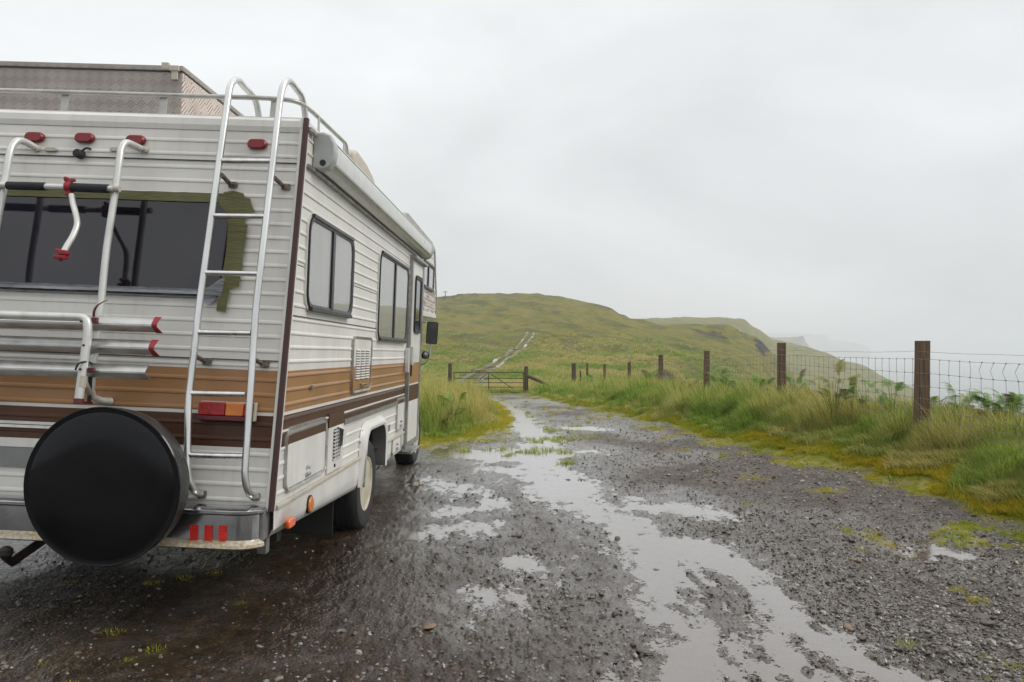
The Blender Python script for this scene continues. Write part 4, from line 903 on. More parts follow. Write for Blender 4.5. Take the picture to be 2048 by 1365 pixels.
# ---- ladder
lad = None
def tube_part(pts, r, nm, m, par, n=12, rad=.0): 
    b = MB(); b.tube(bend(pts, rad) if rad else pts, r, n); return b.build(nm, m, par, smooth=True, angle=50)
ro = .135
R2 = [RR(513, 993, .01), RR(497, 990, .11), RR(489, 955, ro), RR(512, 615, ro), RR(560, 200, ro)]
top2 = [RR(567, 171, ro-.02), RR(578, 162, .04), RR(592, 178, -.10), RR(606, 202, -.20)]
top2.append(Vector((top2[-1].x+.01, top2[-1].y+.06, 2.665)))
lad = tube_part(bend(R2, .06)+smooth_path([R2[-1]]+top2)[1:], .0175, 'ladder', M['alu'], van)
R1 = [RR(404, 988, .01), RR(388, 985, .10), RR(374, 950, ro), RR(377, 800, ro), RR(400, 600, ro), RR(455, 205, ro)]
top1 = [RR(461, 172, ro-.02), RR(474, 160, .04), RR(490, 176, -.10), RR(512, 204, -.20)]
top1.append(Vector((top1[-1].x+.01, top1[-1].y+.06, 2.665)))
tube_part(bend(R1, .06)+smooth_path([R1[-1]]+top1)[1:], .0175, 'ladder_rail', M['alu'], lad)
for (x0, y0), (x1, y1) in (((445, 322), (546, 323)), ((428, 432), (531, 433.5)), ((412, 546), (517, 548)), ((394, 665), (502, 667)), ((380, 787), (491, 789)), ((374, 911), (486, 913))):
    tube_part([RR(x0, y0, ro), RR(x1, y1, ro)], .0138, 'rung', M['alu'], lad)
for (a, c) in (((443, 350), (460, 368)), ((549, 356), (566, 372)), ((390, 712), (408, 722)), ((503, 716), (523, 727))):
    p = RR(*a, ro); q = RR(*c, .012); o = tube_part([p, q], .012, 'standoff', M['oldm'], lad)
    b = MB(rearm); b.prism(rrect(q.x-.008, q.z-.022, q.x+.040, q.z+.012, .008), .005, .016); b.build('standoff_foot', M['oldm'], lad, bevel=.003)
for (x, y) in ((404, 988), (511, 993)):
    q = RR(x, y, .012); b = MB(rearm); b.prism(rrect(q.x-.02, q.z-.022, q.x+.022, q.z+.016, .008), .005, .018); b.build('standoff_foot', M['oldm'], lad, bevel=.003)
# ---- roof rack
rk0 = [RR(-420, 165, -.09), RR(0, 179, -.09), RR(545, 197, -.09)]
y_r = rk0[-1].y; zr = rk0[-1].z
rail = [Vector((-W+.08, y_r+.0, zr)), Vector((-.26, y_r, zr)), Vector((-.10, y_r+.03, zr)), Vector((-.075, y_r+.20, zr)), S(694, 290, -.075)]
rail.append(Vector((-.075, rail[-1].y+.03, 2.665)))
rkO = tube_part(bend(rail, .12), .013, 'roof_rack', M['rack'], van)
for px in (127, 325, 549):
    p = RR(px, 200, -.09); b = MB(); b.obox((p.x-.006, y_r+.016, (2.66+zr)/2), .022, .003, (zr-2.655)/2, Euler((0, math.radians(4), 0)).to_matrix()); b.build('rack_stanchion', M['rack'], rkO, bevel=.002)
for y in (.75, 1.35):
    b = MB(); b.box(-.064, -.058, y-.015, y+.015, 2.62, zr+.005); b.build('rack_stanchion', M['rack'], rkO)
# ---- bike carrier
tr_ = .0178
bk = tube_part(smooth_path([RR(284, 299, .01), RR(268, 291, .06), RR(252, 286, .11), RR(243, 297, .14), RR(239, 320, .155), RR(231, 380, .16), RR(213, 500, .165), RR(203, 600, .165)], 5)+[RR(194, 670, .165), RR(185, 740, .16), RR(182, 780, .15), RR(186, 795, .12), RR(203, 802, .06), RR(222, 803, .01)], tr_, 'bike_carrier', M['alup'], van)
tube_part(smooth_path([RR(70, 295, .01), RR(52, 285, .06), RR(36, 282, .11), RR(25, 292, .14), RR(18, 315, .155), RR(5, 390, .16), RR(-16, 500, .165), RR(-26, 600, .165)], 5)+[RR(-35, 670, .165), RR(-45, 790, .15), RR(-20, 800, .01)], tr_, 'carrier_rail', M['alup'], bk)
for px, py in ((290, 300), (74, 297), (216, 803)):
    q = RR(px, py, .01); b = MB(rearm); b.lathe([(.019, 0), (.019, .012), (.010, .016), (.008, .024), (0, .024)], (q.x, q.z, .005), (0, 0, 1), 12); b.build('mounting_foot', M['beige'], bk)
ob = .19
tube_part([RR(-60, 368.5, ob), RR(226, 378, ob)], .0155, 'cross_bar', M['alup'], bk)
tube_part([RR(-90, 367, ob), RR(-10, 370.5, ob)], .022, 'foam_sleeve', M['foam'], bk)
tube_part([RR(15, 371.5, ob), RR(91, 373.5, ob)], .021, 'foam_sleeve', M['foam'], bk)
tube_part([RR(142, 375, ob), RR(217, 378, ob)], .0225, 'foam_sleeve', M['foam'], bk)
p = RR(235, 378, ob-.01); b = MB(); b.lathe([(.012, -.03), (.016, -.01), (.016, .012), (0, .012)], p, (1, 0, 0), 12); b.build('bar_end_cap', M['beige'], bk)
def knob(c, sc_, nm, m):
    b = MB(); c = Vector(c)
    for k in range(3):
        a = k*2.094+.3; b.obox(c+Vector((math.cos(a)*.018*sc_, 0, math.sin(a)*.018*sc_)), .017*sc_, .013, .008*sc_, Euler((0, -a, 0)).to_matrix())
    b.lathe([(.014*sc_, -.016), (.014*sc_, .014), (.008, .02)], c, (0, 1, 0), 10); return b.build(nm, m, bk, bevel=.003)
c = RR(138, 374, ob); b = MB(); b.lathe([(.027, -.016), (.027, .016)], c, (1, 0, 0), 14); b.box(c.x-.014, c.x+.016, c.y-.012, c.y+.016, c.z-.045, c.z-.02); b.build('clamp', M['redp'], bk, bevel=.004)
c = RR(140, 360, ob+.01); b = MB(); b.box(c.x-.028, c.x+.028, c.y-.008, c.y+.008, c.z-.010, c.z+.006); b.box(c.x-.012, c.x+.012, c.y-.01, c.y+.01, c.z-.026, c.z-.004); b.box(c.x-.028, c.x-.012, c.y-.012, c.y+.012, c.z-.004, c.z+.014); b.build('clamp_lever', M['redp'], bk, bevel=.004)
tube_part(smooth_path([RR(143, 390, .20), RR(146, 408, .21), RR(152, 430, .23), RR(154, 450, .25), RR(146, 472, .27), RR(134, 492, .29), RR(128, 503, .30)], 5), .0145, 'frame_arm', M['alup'], bk)
c = RR(123, 509, .31); knob(c, 1.0, 'frame_claw', M['redp']); b = MB(); b.box(c.x-.032, c.x+.026, c.y-.02, c.y+.02, c.z-.024, c.z-.004); b.box(c.x-.005, c.x+.03, c.y-.022, c.y+.022, c.z-.004, c.z+.02); b.build('claw_jaw', M['redp'], bk, bevel=.005)
# folded lower frame
ou = .30
U0 = [RR(-300, 622, ou), RR(0, 631, ou), RR(172, 634, ou), RR(175, 690, ou-.0), RR(163, 745, ou-.01), RR(156, 800, ou-.02)]
tube_part(bend([RR(-300, 622, ou), RR(174, 635, ou), RR(176, 665, ou), RR(157, 803, ou-.02)], .075, 10), .0205, 'folding_frame', M['alup'], bk, 14)
a_ = RR(160.5, 775, ou-.02); c_ = RR(157, 797, ou-.02); tube_part([RR(166, 752, ou-.015), RR(162, 775, ou-.018)], .0225, 'frame_sleeve', M['beige'], bk, 14)
tube_part([RR(158, 798, ou-.02), RR(157, 808, ou-.02)], .0225, 'frame_end_cap', M['dred'], bk, 14)
b = MB(); q0 = RR(168, 765, ou-.02); q1 = RR(183, 795, .15); b.tube([q0, q1], .016, 8); b.build('hinge_bracket', M['beige'], bk)
tube_part([RR(160, 805, ou-.03), RR(183, 806, .17)], .006, 'hinge_pin', M['dred'], bk, 8)
tube_part([RR(181, 730, .20), RR(180, 770, .20), RR(178, 806, .18)], .0095, 'black_strap', M['foam'], bk, 8)
tube_part(smooth_path([RR(151, 740, .32), RR(157, 728, .33), RR(172, 724, .30), RR(184, 728, .22), RR(181, 740, .20)], 5), .0045, 'strap_loop', M['foam'], bk, 6)
for px, py in ((163, 643), (168, 691), (161, 739)):
    q = RR(px, py, ou+.014); b = MB(); b.lathe([(.006, 0), (.006, .006), (0, .008)], q, (0, -1, 0), 8); b.build('rail_bolt', M['dred'], bk)
def tray(yl, yr, xr, o, cap, nm='wheel_tray'):
    """Open channel seen from behind: sloping upper flange, ridge, darker lower flange."""
    R0 = RR(xr, yr, o); L0 = RR(-300, yl-6, o); z_, y_ = R0.z, R0.y; dz = (R0.z-RR(0, yl, o).z)/(R0.x-RR(0, yl, o).x)
    prof = [(-.030, .036), (-.006, .012), (0, .004), (0, -.004), (-.004, -.008), (-.050, -.034), (-.053, -.031), (-.010, -.006), (-.010, .006), (-.034, .038)]
    b = MB(); xs_ = (-2.1, R0.x); rg = []
    for x in xs_: rg.append([b.add((x, y_+o_*-1, z_+dz*(x-R0.x)+h)) for o_, h in prof])
    n = len(prof)
    for j in range(n): b.face([rg[0][j], rg[0][(j+1) % n], rg[1][(j+1) % n], rg[1][j]])
    b.face(rg[1]); b.face(rg[0][::-1]); t = b.build(nm, M['traym'], bk, smooth=True, angle=20)
    b = MB(); i_ = [b.add((x, y_+.0065, z_+dz*(x-R0.x)+.011+h)) for x in (-2.1, R0.x-.003) for h in (-.0018, .0018)]; b.face([i_[0], i_[2], i_[3], i_[1]]); b.build('tray_groove', M['blackf'], t)
    if cap:
        b = MB(); rg = []
        for x in (R0.x-.012, R0.x+.010): rg.append([b.add((x+(abs(h)*.35 if x > R0.x else 0), y_-o_-.004, z_+h*1.12)) for o_, h in prof])
        for j in range(n): b.face([rg[0][j], rg[0][(j+1) % n], rg[1][(j+1) % n], rg[1][j]])
        b.face(rg[1]); b.face(rg[0][::-1]); b.build('tray_end_cap', M['redp'], bk, bevel=.002)
    return R0
tray(642, 651, 308, .26, True); tray(687, 697, 302, .26, True); tray(737, 746, 290, .26, False)
c = RR(190, 640, .28); b = MB(); b.box(c.x-.014, c.x+.014, c.y-.012, c.y+.012, c.z-.016, c.z+.012); b.build('strap_buckle', M['dred'], bk, bevel=.004)
b = MB()
pp = smooth_path([RR(188, 634, .28), RR(189, 622, .30), RR(196, 611, .31), RR(208, 604, .30), RR(215, 601, .29)], 5)
for k in range(len(pp)-1): b.quad(pp[k]+Vector((-.008, 0, 0)), pp[k]+Vector((.008, -.004, 0)), pp[k+1]+Vector((.008, -.004, 0)), pp[k+1]+Vector((-.008, 0, 0)))
b.build('red_strap', M['dred'], bk)
c = RR(183, 740, .28); b = MB(); b.box(c.x-.014, c.x+.014, c.y-.012, c.y+.012, c.z-.014, c.z+.010); b.build('strap_buckle', M['dred'], bk, bevel=.004)

# ---- box strapped to the roof (its own thing)
bx = empty('roof_box'); bx.matrix_world = VM
tag(bx, 'large aluminium checker plate storage box on the motorhome roof', 'storage box')
tr0 = RR(365, 133, -.36); x1b, y0b, z1b = tr0.x, tr0.y, tr0.z; yfb = S(492, 236, x1b).y
b = MB(); b.box(-2.1, x1b, y0b, yfb, 2.69, z1b-.035); b.build('box_body', M['diamond'], bx, bevel=.003)
b = MB(); b.box(x1b, x1b+.003, y0b+.004, yfb-.004, 2.695, z1b-.04); b.build('lit_side_plate', M['diamond_lit'], bx)  # thin sheet added to carry the paler colour of the lit face
b = MB(); b.box(-2.112, x1b+.010, y0b-.010, yfb+.01, z1b-.030, z1b); b.build('box_lid', M['diamond'], bx, bevel=.004)
b = MB(); b.box(-2.105, x1b+.004, y0b-.004, yfb+.004, z1b-.036, z1b-.029); b.build('lid_seam', M['blackf'], bx)
c = Vector((x1b-.06, y0b-.012, z1b)); b = MB(); b.box(c.x-.055, c.x-.012, c.y-.016, c.y+.01, c.z-.028, c.z+.012); b.box(c.x-.012, c.x+.048, c.y-.014, c.y+.01, c.z-.034, c.z-.004); b.box(c.x+.0, c.x+.040, c.y-.004, c.y+.006, c.z-.085, c.z-.034); b.build('hinge_latch', M['beige'], bx, bevel=.003)
for yy in np.linspace(y0b+.03, y0b+.12, 2):
    b = MB(); b.lathe([(.006, 0), (.004, .005)], (x1b, yy, z1b-.06), (1, 0, 0), 8); b.build('bolt', M['blackf'], bx)
b = MB(); b.box(-2.0, x1b-.05, y0b+.05, y0b+.09, 2.667, 2.69); b.box(-2.0, x1b-.05, yfb-.09, yfb-.05, 2.667, 2.69); b.build('box_runner', M['trim'], bx)

#@@FENCE
# ================================================================ fences and gate
def gz(x, y): return float(base(np.array([x]), np.array([y]))[0])
def gpos(px, Y): return (px-1024)/FP*Y
FPOST = [(None, None, 4.2, .125, 1.15), (1845, 682, 9, .125, 1.5), (1563, 686, 14, .125, 0), (1413.5, 702, 19, .12, 0), (1321.5, 710, 24, .125, 0), (1258.5, 725, 29, .115, 0), (1209, 729, 34, .11, 0), (1174.5, 727, 38.5, .10, 0)]
fen = empty('wire_fence', (4.78, 9, gz(4.78, 9))); tag(fen, 'stock fence of wire netting on brown posts along the cliff edge', 'fence')
bpy.context.view_layer.update()
def fpart(b, nm, m, **k):
    o = b.build(nm, m, None, **k); o.parent = fen; o.matrix_parent_inverse = Matrix.Translation(-Vector(fen.location)); return o
FT = []
for i, (px, py, Y, wd, _) in enumerate(FPOST):
    if px is None: X, zt = 4.72, 1.47
    else: X = gpos(px, Y); zt = EH+(HZ-py)/FP*Y
    FT.append((X, Y, zt)); g0 = gz(X, Y)-.15; rn = random.Random(i+3)
    b = MB(); lean = (rn.uniform(-.012, .012), rn.uniform(-.01, .01)); n = 7; h = wd/2; rg = []
    sk = .03 if i == 1 else 0
    for k in range(n+1):
        t = k/n; z = g0+(zt-g0)*t; q = h*(1.06-.08*t); cx = X+lean[0]*(t-1)-sk*(1-t)*.6; cy = Y+lean[1]*(t-1)
        cr_ = [(-1, -1), (-.25, -1.04), (.35, -.98), (1, -1), (1.02, .2), (1, 1), (-1, 1), (-1.02, -.1)]
        rg.append([b.add((cx+a*q*(1+rn.uniform(-.02, .02)), cy+c*q*(1+rn.uniform(-.02, .02)), z)) for a, c in cr_])
    for k in range(n):
        for j in range(8): b.face([rg[k][j], rg[k][(j+1) % 8], rg[k+1][(j+1) % 8], rg[k+1][j]])
    b.face(rg[-1]); fpart(b, 'fence_post', M['post'], bevel=.004)
# wires: one plain strand and the netting below
drops = [.125, .212, .372, .520, .660, .780, .880, .965]
def wire_pt(s, d, wob=0):
    """Point on a strand at fence parameter s (post index), d below the post top."""
    i = min(int(s), len(FT)-2); t = s-i; a = Vector(FT[i]); c = Vector(FT[i+1]); p = a.lerp(c, t)
    p.x -= .068; p.z -= d+.02*math.sin(t*math.pi)*(1 if d < .2 else .6)+wob; return p
for k, d in enumerate(drops):
    pts = [wire_pt(j*(len(FT)-1)/70.0*.9999, d, .004*math.sin(j*1.7+k)) for j in range(71)]
    b = MB(); b.tube(pts, .0024, 4, rr=[.0022+.00009*max(0, p.y-6) for p in pts]); fpart(b, 'line_wire', M['wire'])
sy = 5.0; cnt = 0
while sy < 26:
    i = next(k for k in range(len(FT)-1) if FT[k][1] <= sy < FT[k+1][1]); s = i+(sy-FT[i][1])/(FT[i+1][1]-FT[i][1]); rn = random.Random(cnt)
    pts = []; near = 1 if sy < 9 else .4
    kink = (.05 if 6.6 < sy < 7.9 else .0)
    for k, d in enumerate(drops[1:]):
        p = wire_pt(s, d); p.y += rn.uniform(-.010, .010)*near; pts.append(p)
        if k < len(drops)-2: q = wire_pt(s, (d+drops[k+2])/2); q.y += (kink*(1 if k == 0 else 0)*(9-sy)*.6)+rn.uniform(-.008, .008); pts.append(q)
    b = MB(); b.tube(pts, .002, 4, rr=[.0019+.00009*max(0, sy-6)]*len(pts))
    for k in range(0, len(pts), 2):
        p = pts[k]; b.obox(p, .0045, .006, .006, Matrix.Identity(3))
    fpart(b, 'stay_wire', M['wire']); sy += .195; cnt += 1
# gate
DG = 38.0; XL, XR = gpos(908, DG), gpos(1047, DG); zt_g = EH+(HZ-745)/FP*DG; zb_g = EH+(HZ-785)/FP*DG
gate = empty('field_gate', (XL, DG, zb_g)); tag(gate, 'closed five bar steel field gate across the wet track', 'gate')
bpy.context.view_layer.update()
def gpart(b, nm, m, **k):
    o = b.build(nm, m, None, **k); o.parent = gate; o.matrix_parent_inverse = Matrix.Translation(-Vector(gate.location)); return o
for k in range(5):
    z = zb_g+(zt_g-zb_g)*(0, .26, .48, .70, 1)[k]; b = MB(); b.tube([(XL, DG, z), (XR, DG, z)], .024 if k == 4 else .019, 8); gpart(b, 'gate_bar', M['gate'], smooth=True, angle=50)
XM = gpos(977, DG)
for x in (XL, XR): b = MB(); b.tube([(x, DG, zb_g), (x, DG, zt_g)], .024, 8); gpart(b, 'gate_stile', M['gate'], smooth=True, angle=50)
b = MB(); b.tube([(XM, DG-.03, zb_g), (XM, DG-.03, zt_g)], .022, 8); gpart(b, 'gate_middle_bar', M['gate'], smooth=True, angle=50)
for x in (gpos(930, DG), gpos(1036, DG)): b = MB(); b.tube([(XM, DG-.05, zt_g), (x, DG-.05, zb_g)], .020, 8); gpart(b, 'gate_brace', M['gate'], smooth=True, angle=50)
def post(px, pt, Y, w_, lab, nm='gate_post', m='oldpost', low=None, round_=True):
    X = gpos(px, Y); zt = EH+(HZ-pt)/FP*Y; g0 = gz(X, Y)-.2; o = empty(nm, (X, Y, g0)) if False else None
    b = MB(lambda x, y, z: (x, y, z)); rn = random.Random(int(px)); n = 6; pts = [(rn.uniform(-.012, .012), rn.uniform(-.01, .01), (zt-g0)*k/n) for k in range(n+1)]
    b.tube(pts, w_/2, 10, rr=[w_/2*(1.05-.07*k/n+rn.uniform(-.03, .03)) for k in range(n+1)])
    ob_ = b.build(nm, M[m], None, smooth=True, angle=40); ob_.location = (X, Y, g0); tag(ob_, lab, 'post'); return ob_
post(900, 727, 38.1, .20, 'brown wooden post at the left end of the field gate')
post(1052.5, 733, 38.1, .21, 'dark wooden post at the hinge end of the gate, propped by a slanting pole')
post(1148, 727, 39.5, .24, 'thick grey strainer post right of the gate', 'strainer_post')
post(1161, 742, 41, .10, 'short thin post just right of the thick strainer post', 'fence_post')
b = MB(); p = Vector((gpos(1054, 38.1), 38.1, EH+(HZ-752)/FP*38.1)); q = Vector((gpos(1108, 37.8), 37.8, EH+(HZ-776)/FP*37.8)); b.tube([p, p.lerp(q, .5)+Vector((0, 0, .015)), q], .085, 8)
tag(b.build('prop_pole', M['oldpost'], smooth=True, angle=50), 'fallen wooden pole slanting from the gate post down to the grass', 'pole')
# far power poles
for px, pt, lab in ((890.5, 583, 'taller of two far power poles on the hill skyline beside the motorhome mirror'), (923.5, 588, 'smaller of two far power poles on the hill skyline')):
    Y = 330; X = gpos(px, Y); zt = EH+(HZ-pt)/FP*Y; g0 = EH+(HZ-606)/FP*Y-4; o = empty('power_pole', (X, Y, g0)); tag(o, lab, 'power pole')
    b = MB(); b.tube([(0, 0, 0), (0, 0, zt-g0)], .17, 8); b.build('pole', M['oldpost'], o)
    b = MB(); b.box(-.95, .95, -.08, .08, zt-g0-.35, zt-g0-.15); b.build('crossarm', M['oldpost'], o)

#@@VEG
# ================================================================ vegetation
def leaf_mat(name, cols, dry, instanced=True, rough=.55):
    q = NT(name); tv = q.attr('tint', 'INSTANCER') if instanced else q.attr('cv'); cv = q.attr('cv'); hh = q.attr('hgt')
    a = q.ramp(cv, [(0, cols[0]), (.5, cols[1]), (1, cols[2])]); d = q.ramp(cv, [(0, dry[0]), (.5, dry[1]), (1, dry[2])])
    f = q.math('ADD', q.math('MULTIPLY', tv, 1.15), q.math('MULTIPLY', hh, .25)); f = q.math('SUBTRACT', f, .12)
    k = q.n.new('ShaderNodeClamp'); q.l.new(f, k.inputs[0])
    q.set('Base Color', q.mix(k.outputs[0], a, d)); q.set('Roughness', rough); q.set('Specular IOR Level', .35)
    tl = q.n.new('ShaderNodeBsdfTranslucent'); q.l.new(q.mix(k.outputs[0], a, d), tl.inputs[0]); ms = q.n.new('ShaderNodeMixShader'); ms.inputs[0].default_value = .35
    q.l.new(q.b.outputs[0], ms.inputs[1]); q.l.new(tl.outputs[0], ms.inputs[2]); q.l.new(ms.outputs[0], q.n['Material Output'].inputs[0]); return q.m
MG = leaf_mat('grass_blades', ((.045, .12, .010), (.18, .33, .025), (.42, .55, .08)), ((.20, .20, .03), (.50, .43, .11), (.80, .70, .36)))
MO = leaf_mat('moss_turf', ((.20, .28, .014), (.30, .35, .02), (.40, .40, .035)), ((.34, .30, .016), (.50, .39, .02), (.62, .48, .06)))
def tuft(name, n, h, spread, w_, lean, m, seed, heads=0, wind=(-.25, -.1), droop=.5):
    rn = random.Random(seed); V = []; Fc = []; cv = []; hg = []
    for i in range(n):
        a = rn.uniform(0, 6.283); r = spread*math.sqrt(rn.random()); x, y = r*math.cos(a), r*math.sin(a); hh = h*rn.uniform(.5, 1.15); ww = w_*rn.uniform(.8, 1.7)
        dx = math.cos(a)*lean*rn.uniform(.2, 1.2)+wind[0]*rn.uniform(.5, 1.3)+rn.gauss(0, .15); dy = math.sin(a)*lean*rn.uniform(.2, 1.2)+wind[1]*rn.uniform(.5, 1.3)+rn.gauss(0, .15)
        b2 = rn.uniform(0, 3.14); sx, sy_ = math.cos(b2)*ww/2, math.sin(b2)*ww/2; c = rn.random(); ns = 4; base_ = len(V)
        head = heads and rn.random() < heads
        for k in range(ns+1):
            t = k/ns; bnd = t**1.8; px_, py_ = x+dx*hh*bnd, y+dy*hh*bnd; pz = hh*(t-droop*bnd*math.hypot(dx, dy)*.7*t)
            wf = (1-t**1.5) if not head else (.55 if t < .7 else 1.6*(1-t)*2)
            if k < ns: V += [(px_-sx*wf, py_-sy_*wf, pz), (px_+sx*wf, py_+sy_*wf, pz)]; cv += [c]*2; hg += [t+(1.6 if head and t > .5 else 0)]*2
            else: V.append((px_, py_, pz)); cv.append(c); hg.append(t+(1.6 if head else 0))
        for k in range(ns-1): Fc.append((base_+2*k, base_+2*k+1, base_+2*k+3, base_+2*k+2))
        Fc.append((base_+2*ns-2, base_+2*ns-1, base_+2*ns))
    me = bpy.data.meshes.new(name); me.from_pydata(V, [], Fc)
    for nm, vv in (('cv', cv), ('hgt', hg)):
        at_ = me.attributes.new(nm, 'FLOAT', 'POINT'); at_.data.foreach_set('value', vv)
    me.materials.append(m); return bpy.data.objects.new(name, me)
tcol = bpy.data.collections.new('tufts')
T = [tuft('tuft_a', 46, .30, .10, .0075, .45, MG, 1), tuft('tuft_b', 40, .36, .09, .0065, .35, MG, 2, heads=.08), tuft('tuft_c', 34, .50, .10, .0055, .28, MG, 3, heads=.30),
     tuft('tuft_d', 60, .30, .07, .0075, .85, MG, 4, droop=.9), tuft('tuft_e', 60, .045, .09, .0055, .5, MO, 5), tuft('tuft_f', 55, .10, .11, .006, .6, MG, 6), tuft('tuft_g', 26, .46, .08, .0045, .2, MG, 7, heads=.6)]
for o in T: tcol.objects.link(o)
def scatter(name, X, Y, Z, idx, scl, tint, coll, rot=None, kind='stuff'):
    n = len(X); me = bpy.data.meshes.new(name); me.vertices.add(n); me.vertices.foreach_set('co', np.stack([X, Y, Z], -1).astype(np.float32).ravel())
    for k, v, t in (('idx', idx, 'INT'), ('scl', scl, 'FLOAT'), ('tint', tint, 'FLOAT')):
        a = me.attributes.new(k, t, 'POINT'); a.data.foreach_set('value', np.asarray(v, np.int32 if t == 'INT' else np.float32))
    if rot is None: rot = np.stack([RNG.normal(0, .08, n), RNG.normal(0, .08, n), RNG.uniform(-.9, .9, n)], -1)
    a = me.attributes.new('rot', 'FLOAT_VECTOR', 'POINT'); a.data.foreach_set('vector', rot.astype(np.float32).ravel())
    o = bpy.data.objects.new(name, me); COL.objects.link(o)
    ng = bpy.data.node_groups.new(name+'_nodes', 'GeometryNodeTree'); ng.interface.new_socket('Geometry', in_out='INPUT', socket_type='NodeSocketGeometry'); ng.interface.new_socket('Geometry', in_out='OUTPUT', socket_type='NodeSocketGeometry')
    gi = ng.nodes.new('NodeGroupInput'); go = ng.nodes.new('NodeGroupOutput'); ip = ng.nodes.new('GeometryNodeInstanceOnPoints'); ci = ng.nodes.new('GeometryNodeCollectionInfo')
    ci.inputs['Collection'].default_value = coll; ci.inputs['Separate Children'].default_value = True; ci.inputs['Reset Children'].default_value = True
    def na(k, t): q = ng.nodes.new('GeometryNodeInputNamedAttribute'); q.data_type = t; q.inputs['Name'].default_value = k; return q.outputs['Attribute']
    l = ng.links; l.new(gi.outputs[0], ip.inputs['Points']); l.new(ci.outputs[0], ip.inputs['Instance']); ip.inputs['Pick Instance'].default_value = True
    l.new(na('idx', 'INT'), ip.inputs['Instance Index']); e2 = ng.nodes.new('FunctionNodeEulerToRotation'); l.new(na('rot', 'FLOAT_VECTOR'), e2.inputs[0]); l.new(e2.outputs[0], ip.inputs['Rotation']); l.new(na('scl', 'FLOAT'), ip.inputs['Scale']); l.new(ip.outputs[0], go.inputs[0])
    md_ = o.modifiers.new('scatter', 'NODES'); md_.node_group = ng; tag(o, kind=kind); return o
def sample(n, y0, y1, xa, xb, pw=1.0):
    """Random points whose density falls with distance."""
    u = RNG.random(n); Y = (y0**(-pw)+u*(y1**(-pw)-y0**(-pw)))**(-1/pw) if pw else y0+(y1-y0)*u
    a, b = xa(Y), xb(Y); return a+(b-a)*RNG.random(n), Y
# right verge
def verge_tint(X, Y): return np.clip(.12+.32*sst(.8, 1.7, X-edgeR(Y))+fbm(X*1.1, Y*.7, 3, 300)*.75+fbm(X*4, Y*4, 2, 305)*.35, 0, 1)
X, Y = sample(30000, 4.6, 42, lambda y: edgeR(y)-.05, lambda y: fenceX(y)+1.2+.05*y, .9)
d = X-edgeR(Y)+fbm(X*1.5, Y*1.0, 3, 63)*.45; k = d > .05; X, Y, d = X[k], Y[k], d[k]; n = len(X)
sz = .80*sst(.05, .75, d)*(.86+.55*fbm(X*1.4, Y*1.1, 3, 310)+.75*fbm(X*3.4, Y*3.0, 2, 312))
r = RNG.random(n); tin = verge_tint(X, Y)+.25*sst(.6, .1, d); beyond = X > fenceX(Y)+.05
idx = np.where(sz < .10, 4, np.where(sz < .30, 5, np.where(r < .32, 0, np.where(r < .52, 3, np.where(r < .74, 1, np.where(r < .88, 2, 6))))))
idx = np.where((tin < .28) & (sz > .4) & (r < .7), 3, idx)
dist = 1+np.clip((Y-9)/40, 0, .6)
scl = np.where(idx == 4, RNG.uniform(.8, 1.3, n), np.where(idx == 5, RNG.uniform(.7, 1.2, n), np.clip(sz, .35, 1.15)*RNG.uniform(.75, 1.1, n)))*dist*np.where(beyond, .8, 1)
tin = np.where(idx == 3, tin*.45, tin)
tag(scatter('verge_grass', X, Y, base(X, Y)-.01, idx, scl, np.clip(tin, 0, 1), tcol), 'rough green and straw grass growing along the fence', 'grass')
# left patch beyond the motorhome
X, Y = sample(11000, 10.6, 38, lambda y: np.minimum(edgeL(y)-.1, -.2)-5.0, lambda y: edgeL(y)+.25, .6)
dl = edgeL(Y)-X+fbm(X*1.7, Y*1.2, 3, 60)*.35; k = (dl > -.05) & (edgeL(Y) > -30); X, Y, dl = X[k], Y[k], dl[k]; n = len(X); r = RNG.random(n)
lowz = 1-sst(24, 34, Y)*.45; sz = sst(0, .9, dl)*lowz
idx = np.where(sz < .2, 4, np.where(sz < .4, 5, np.where(r < .25, 1, np.where(r < .65, 2, np.where(r < .85, 6, 0)))))
scl = np.where(idx == 4, 1.1, np.where(idx == 5, 1.1, sz*RNG.uniform(.95, 1.5, n)))
tag(scatter('tall_grass', X, Y, base(X, Y)-.01, idx, scl, np.clip(.56+fbm(X*.9, Y*.6, 3, 320)*.7+fbm(X*4, Y*4, 2, 325)*.3, 0, 1), tcol), 'tall straw grass between the motorhome and the gate', 'grass')
# moss and short tufts on the gravel
X, Y = sample(60000, 2.6, 40, lambda y: -.75*y-.4, lambda y: np.minimum(edgeR(y)+.4, .74*y+.5), .9)
mm = moss_mask(X, Y)*(pond(X, Y) < -.02)*(Y < 36); k = RNG.random(len(X)) < mm*.9; X, Y = X[k], Y[k]; n = len(X)
Zp = ground_z(X, Y)-.004
tag(scatter('moss_clumps', X, Y, Zp, np.where(RNG.random(n) < .95, 4, 5), RNG.uniform(.25, .62, n)*(1+np.clip((Y-8)/14, 0, 1.6)), np.clip(.35+fbm(X*1.5, Y*1.5, 3, 330)*.9, 0, 1), tcol), 'yellow green moss and short tufts on the gravel', 'moss')
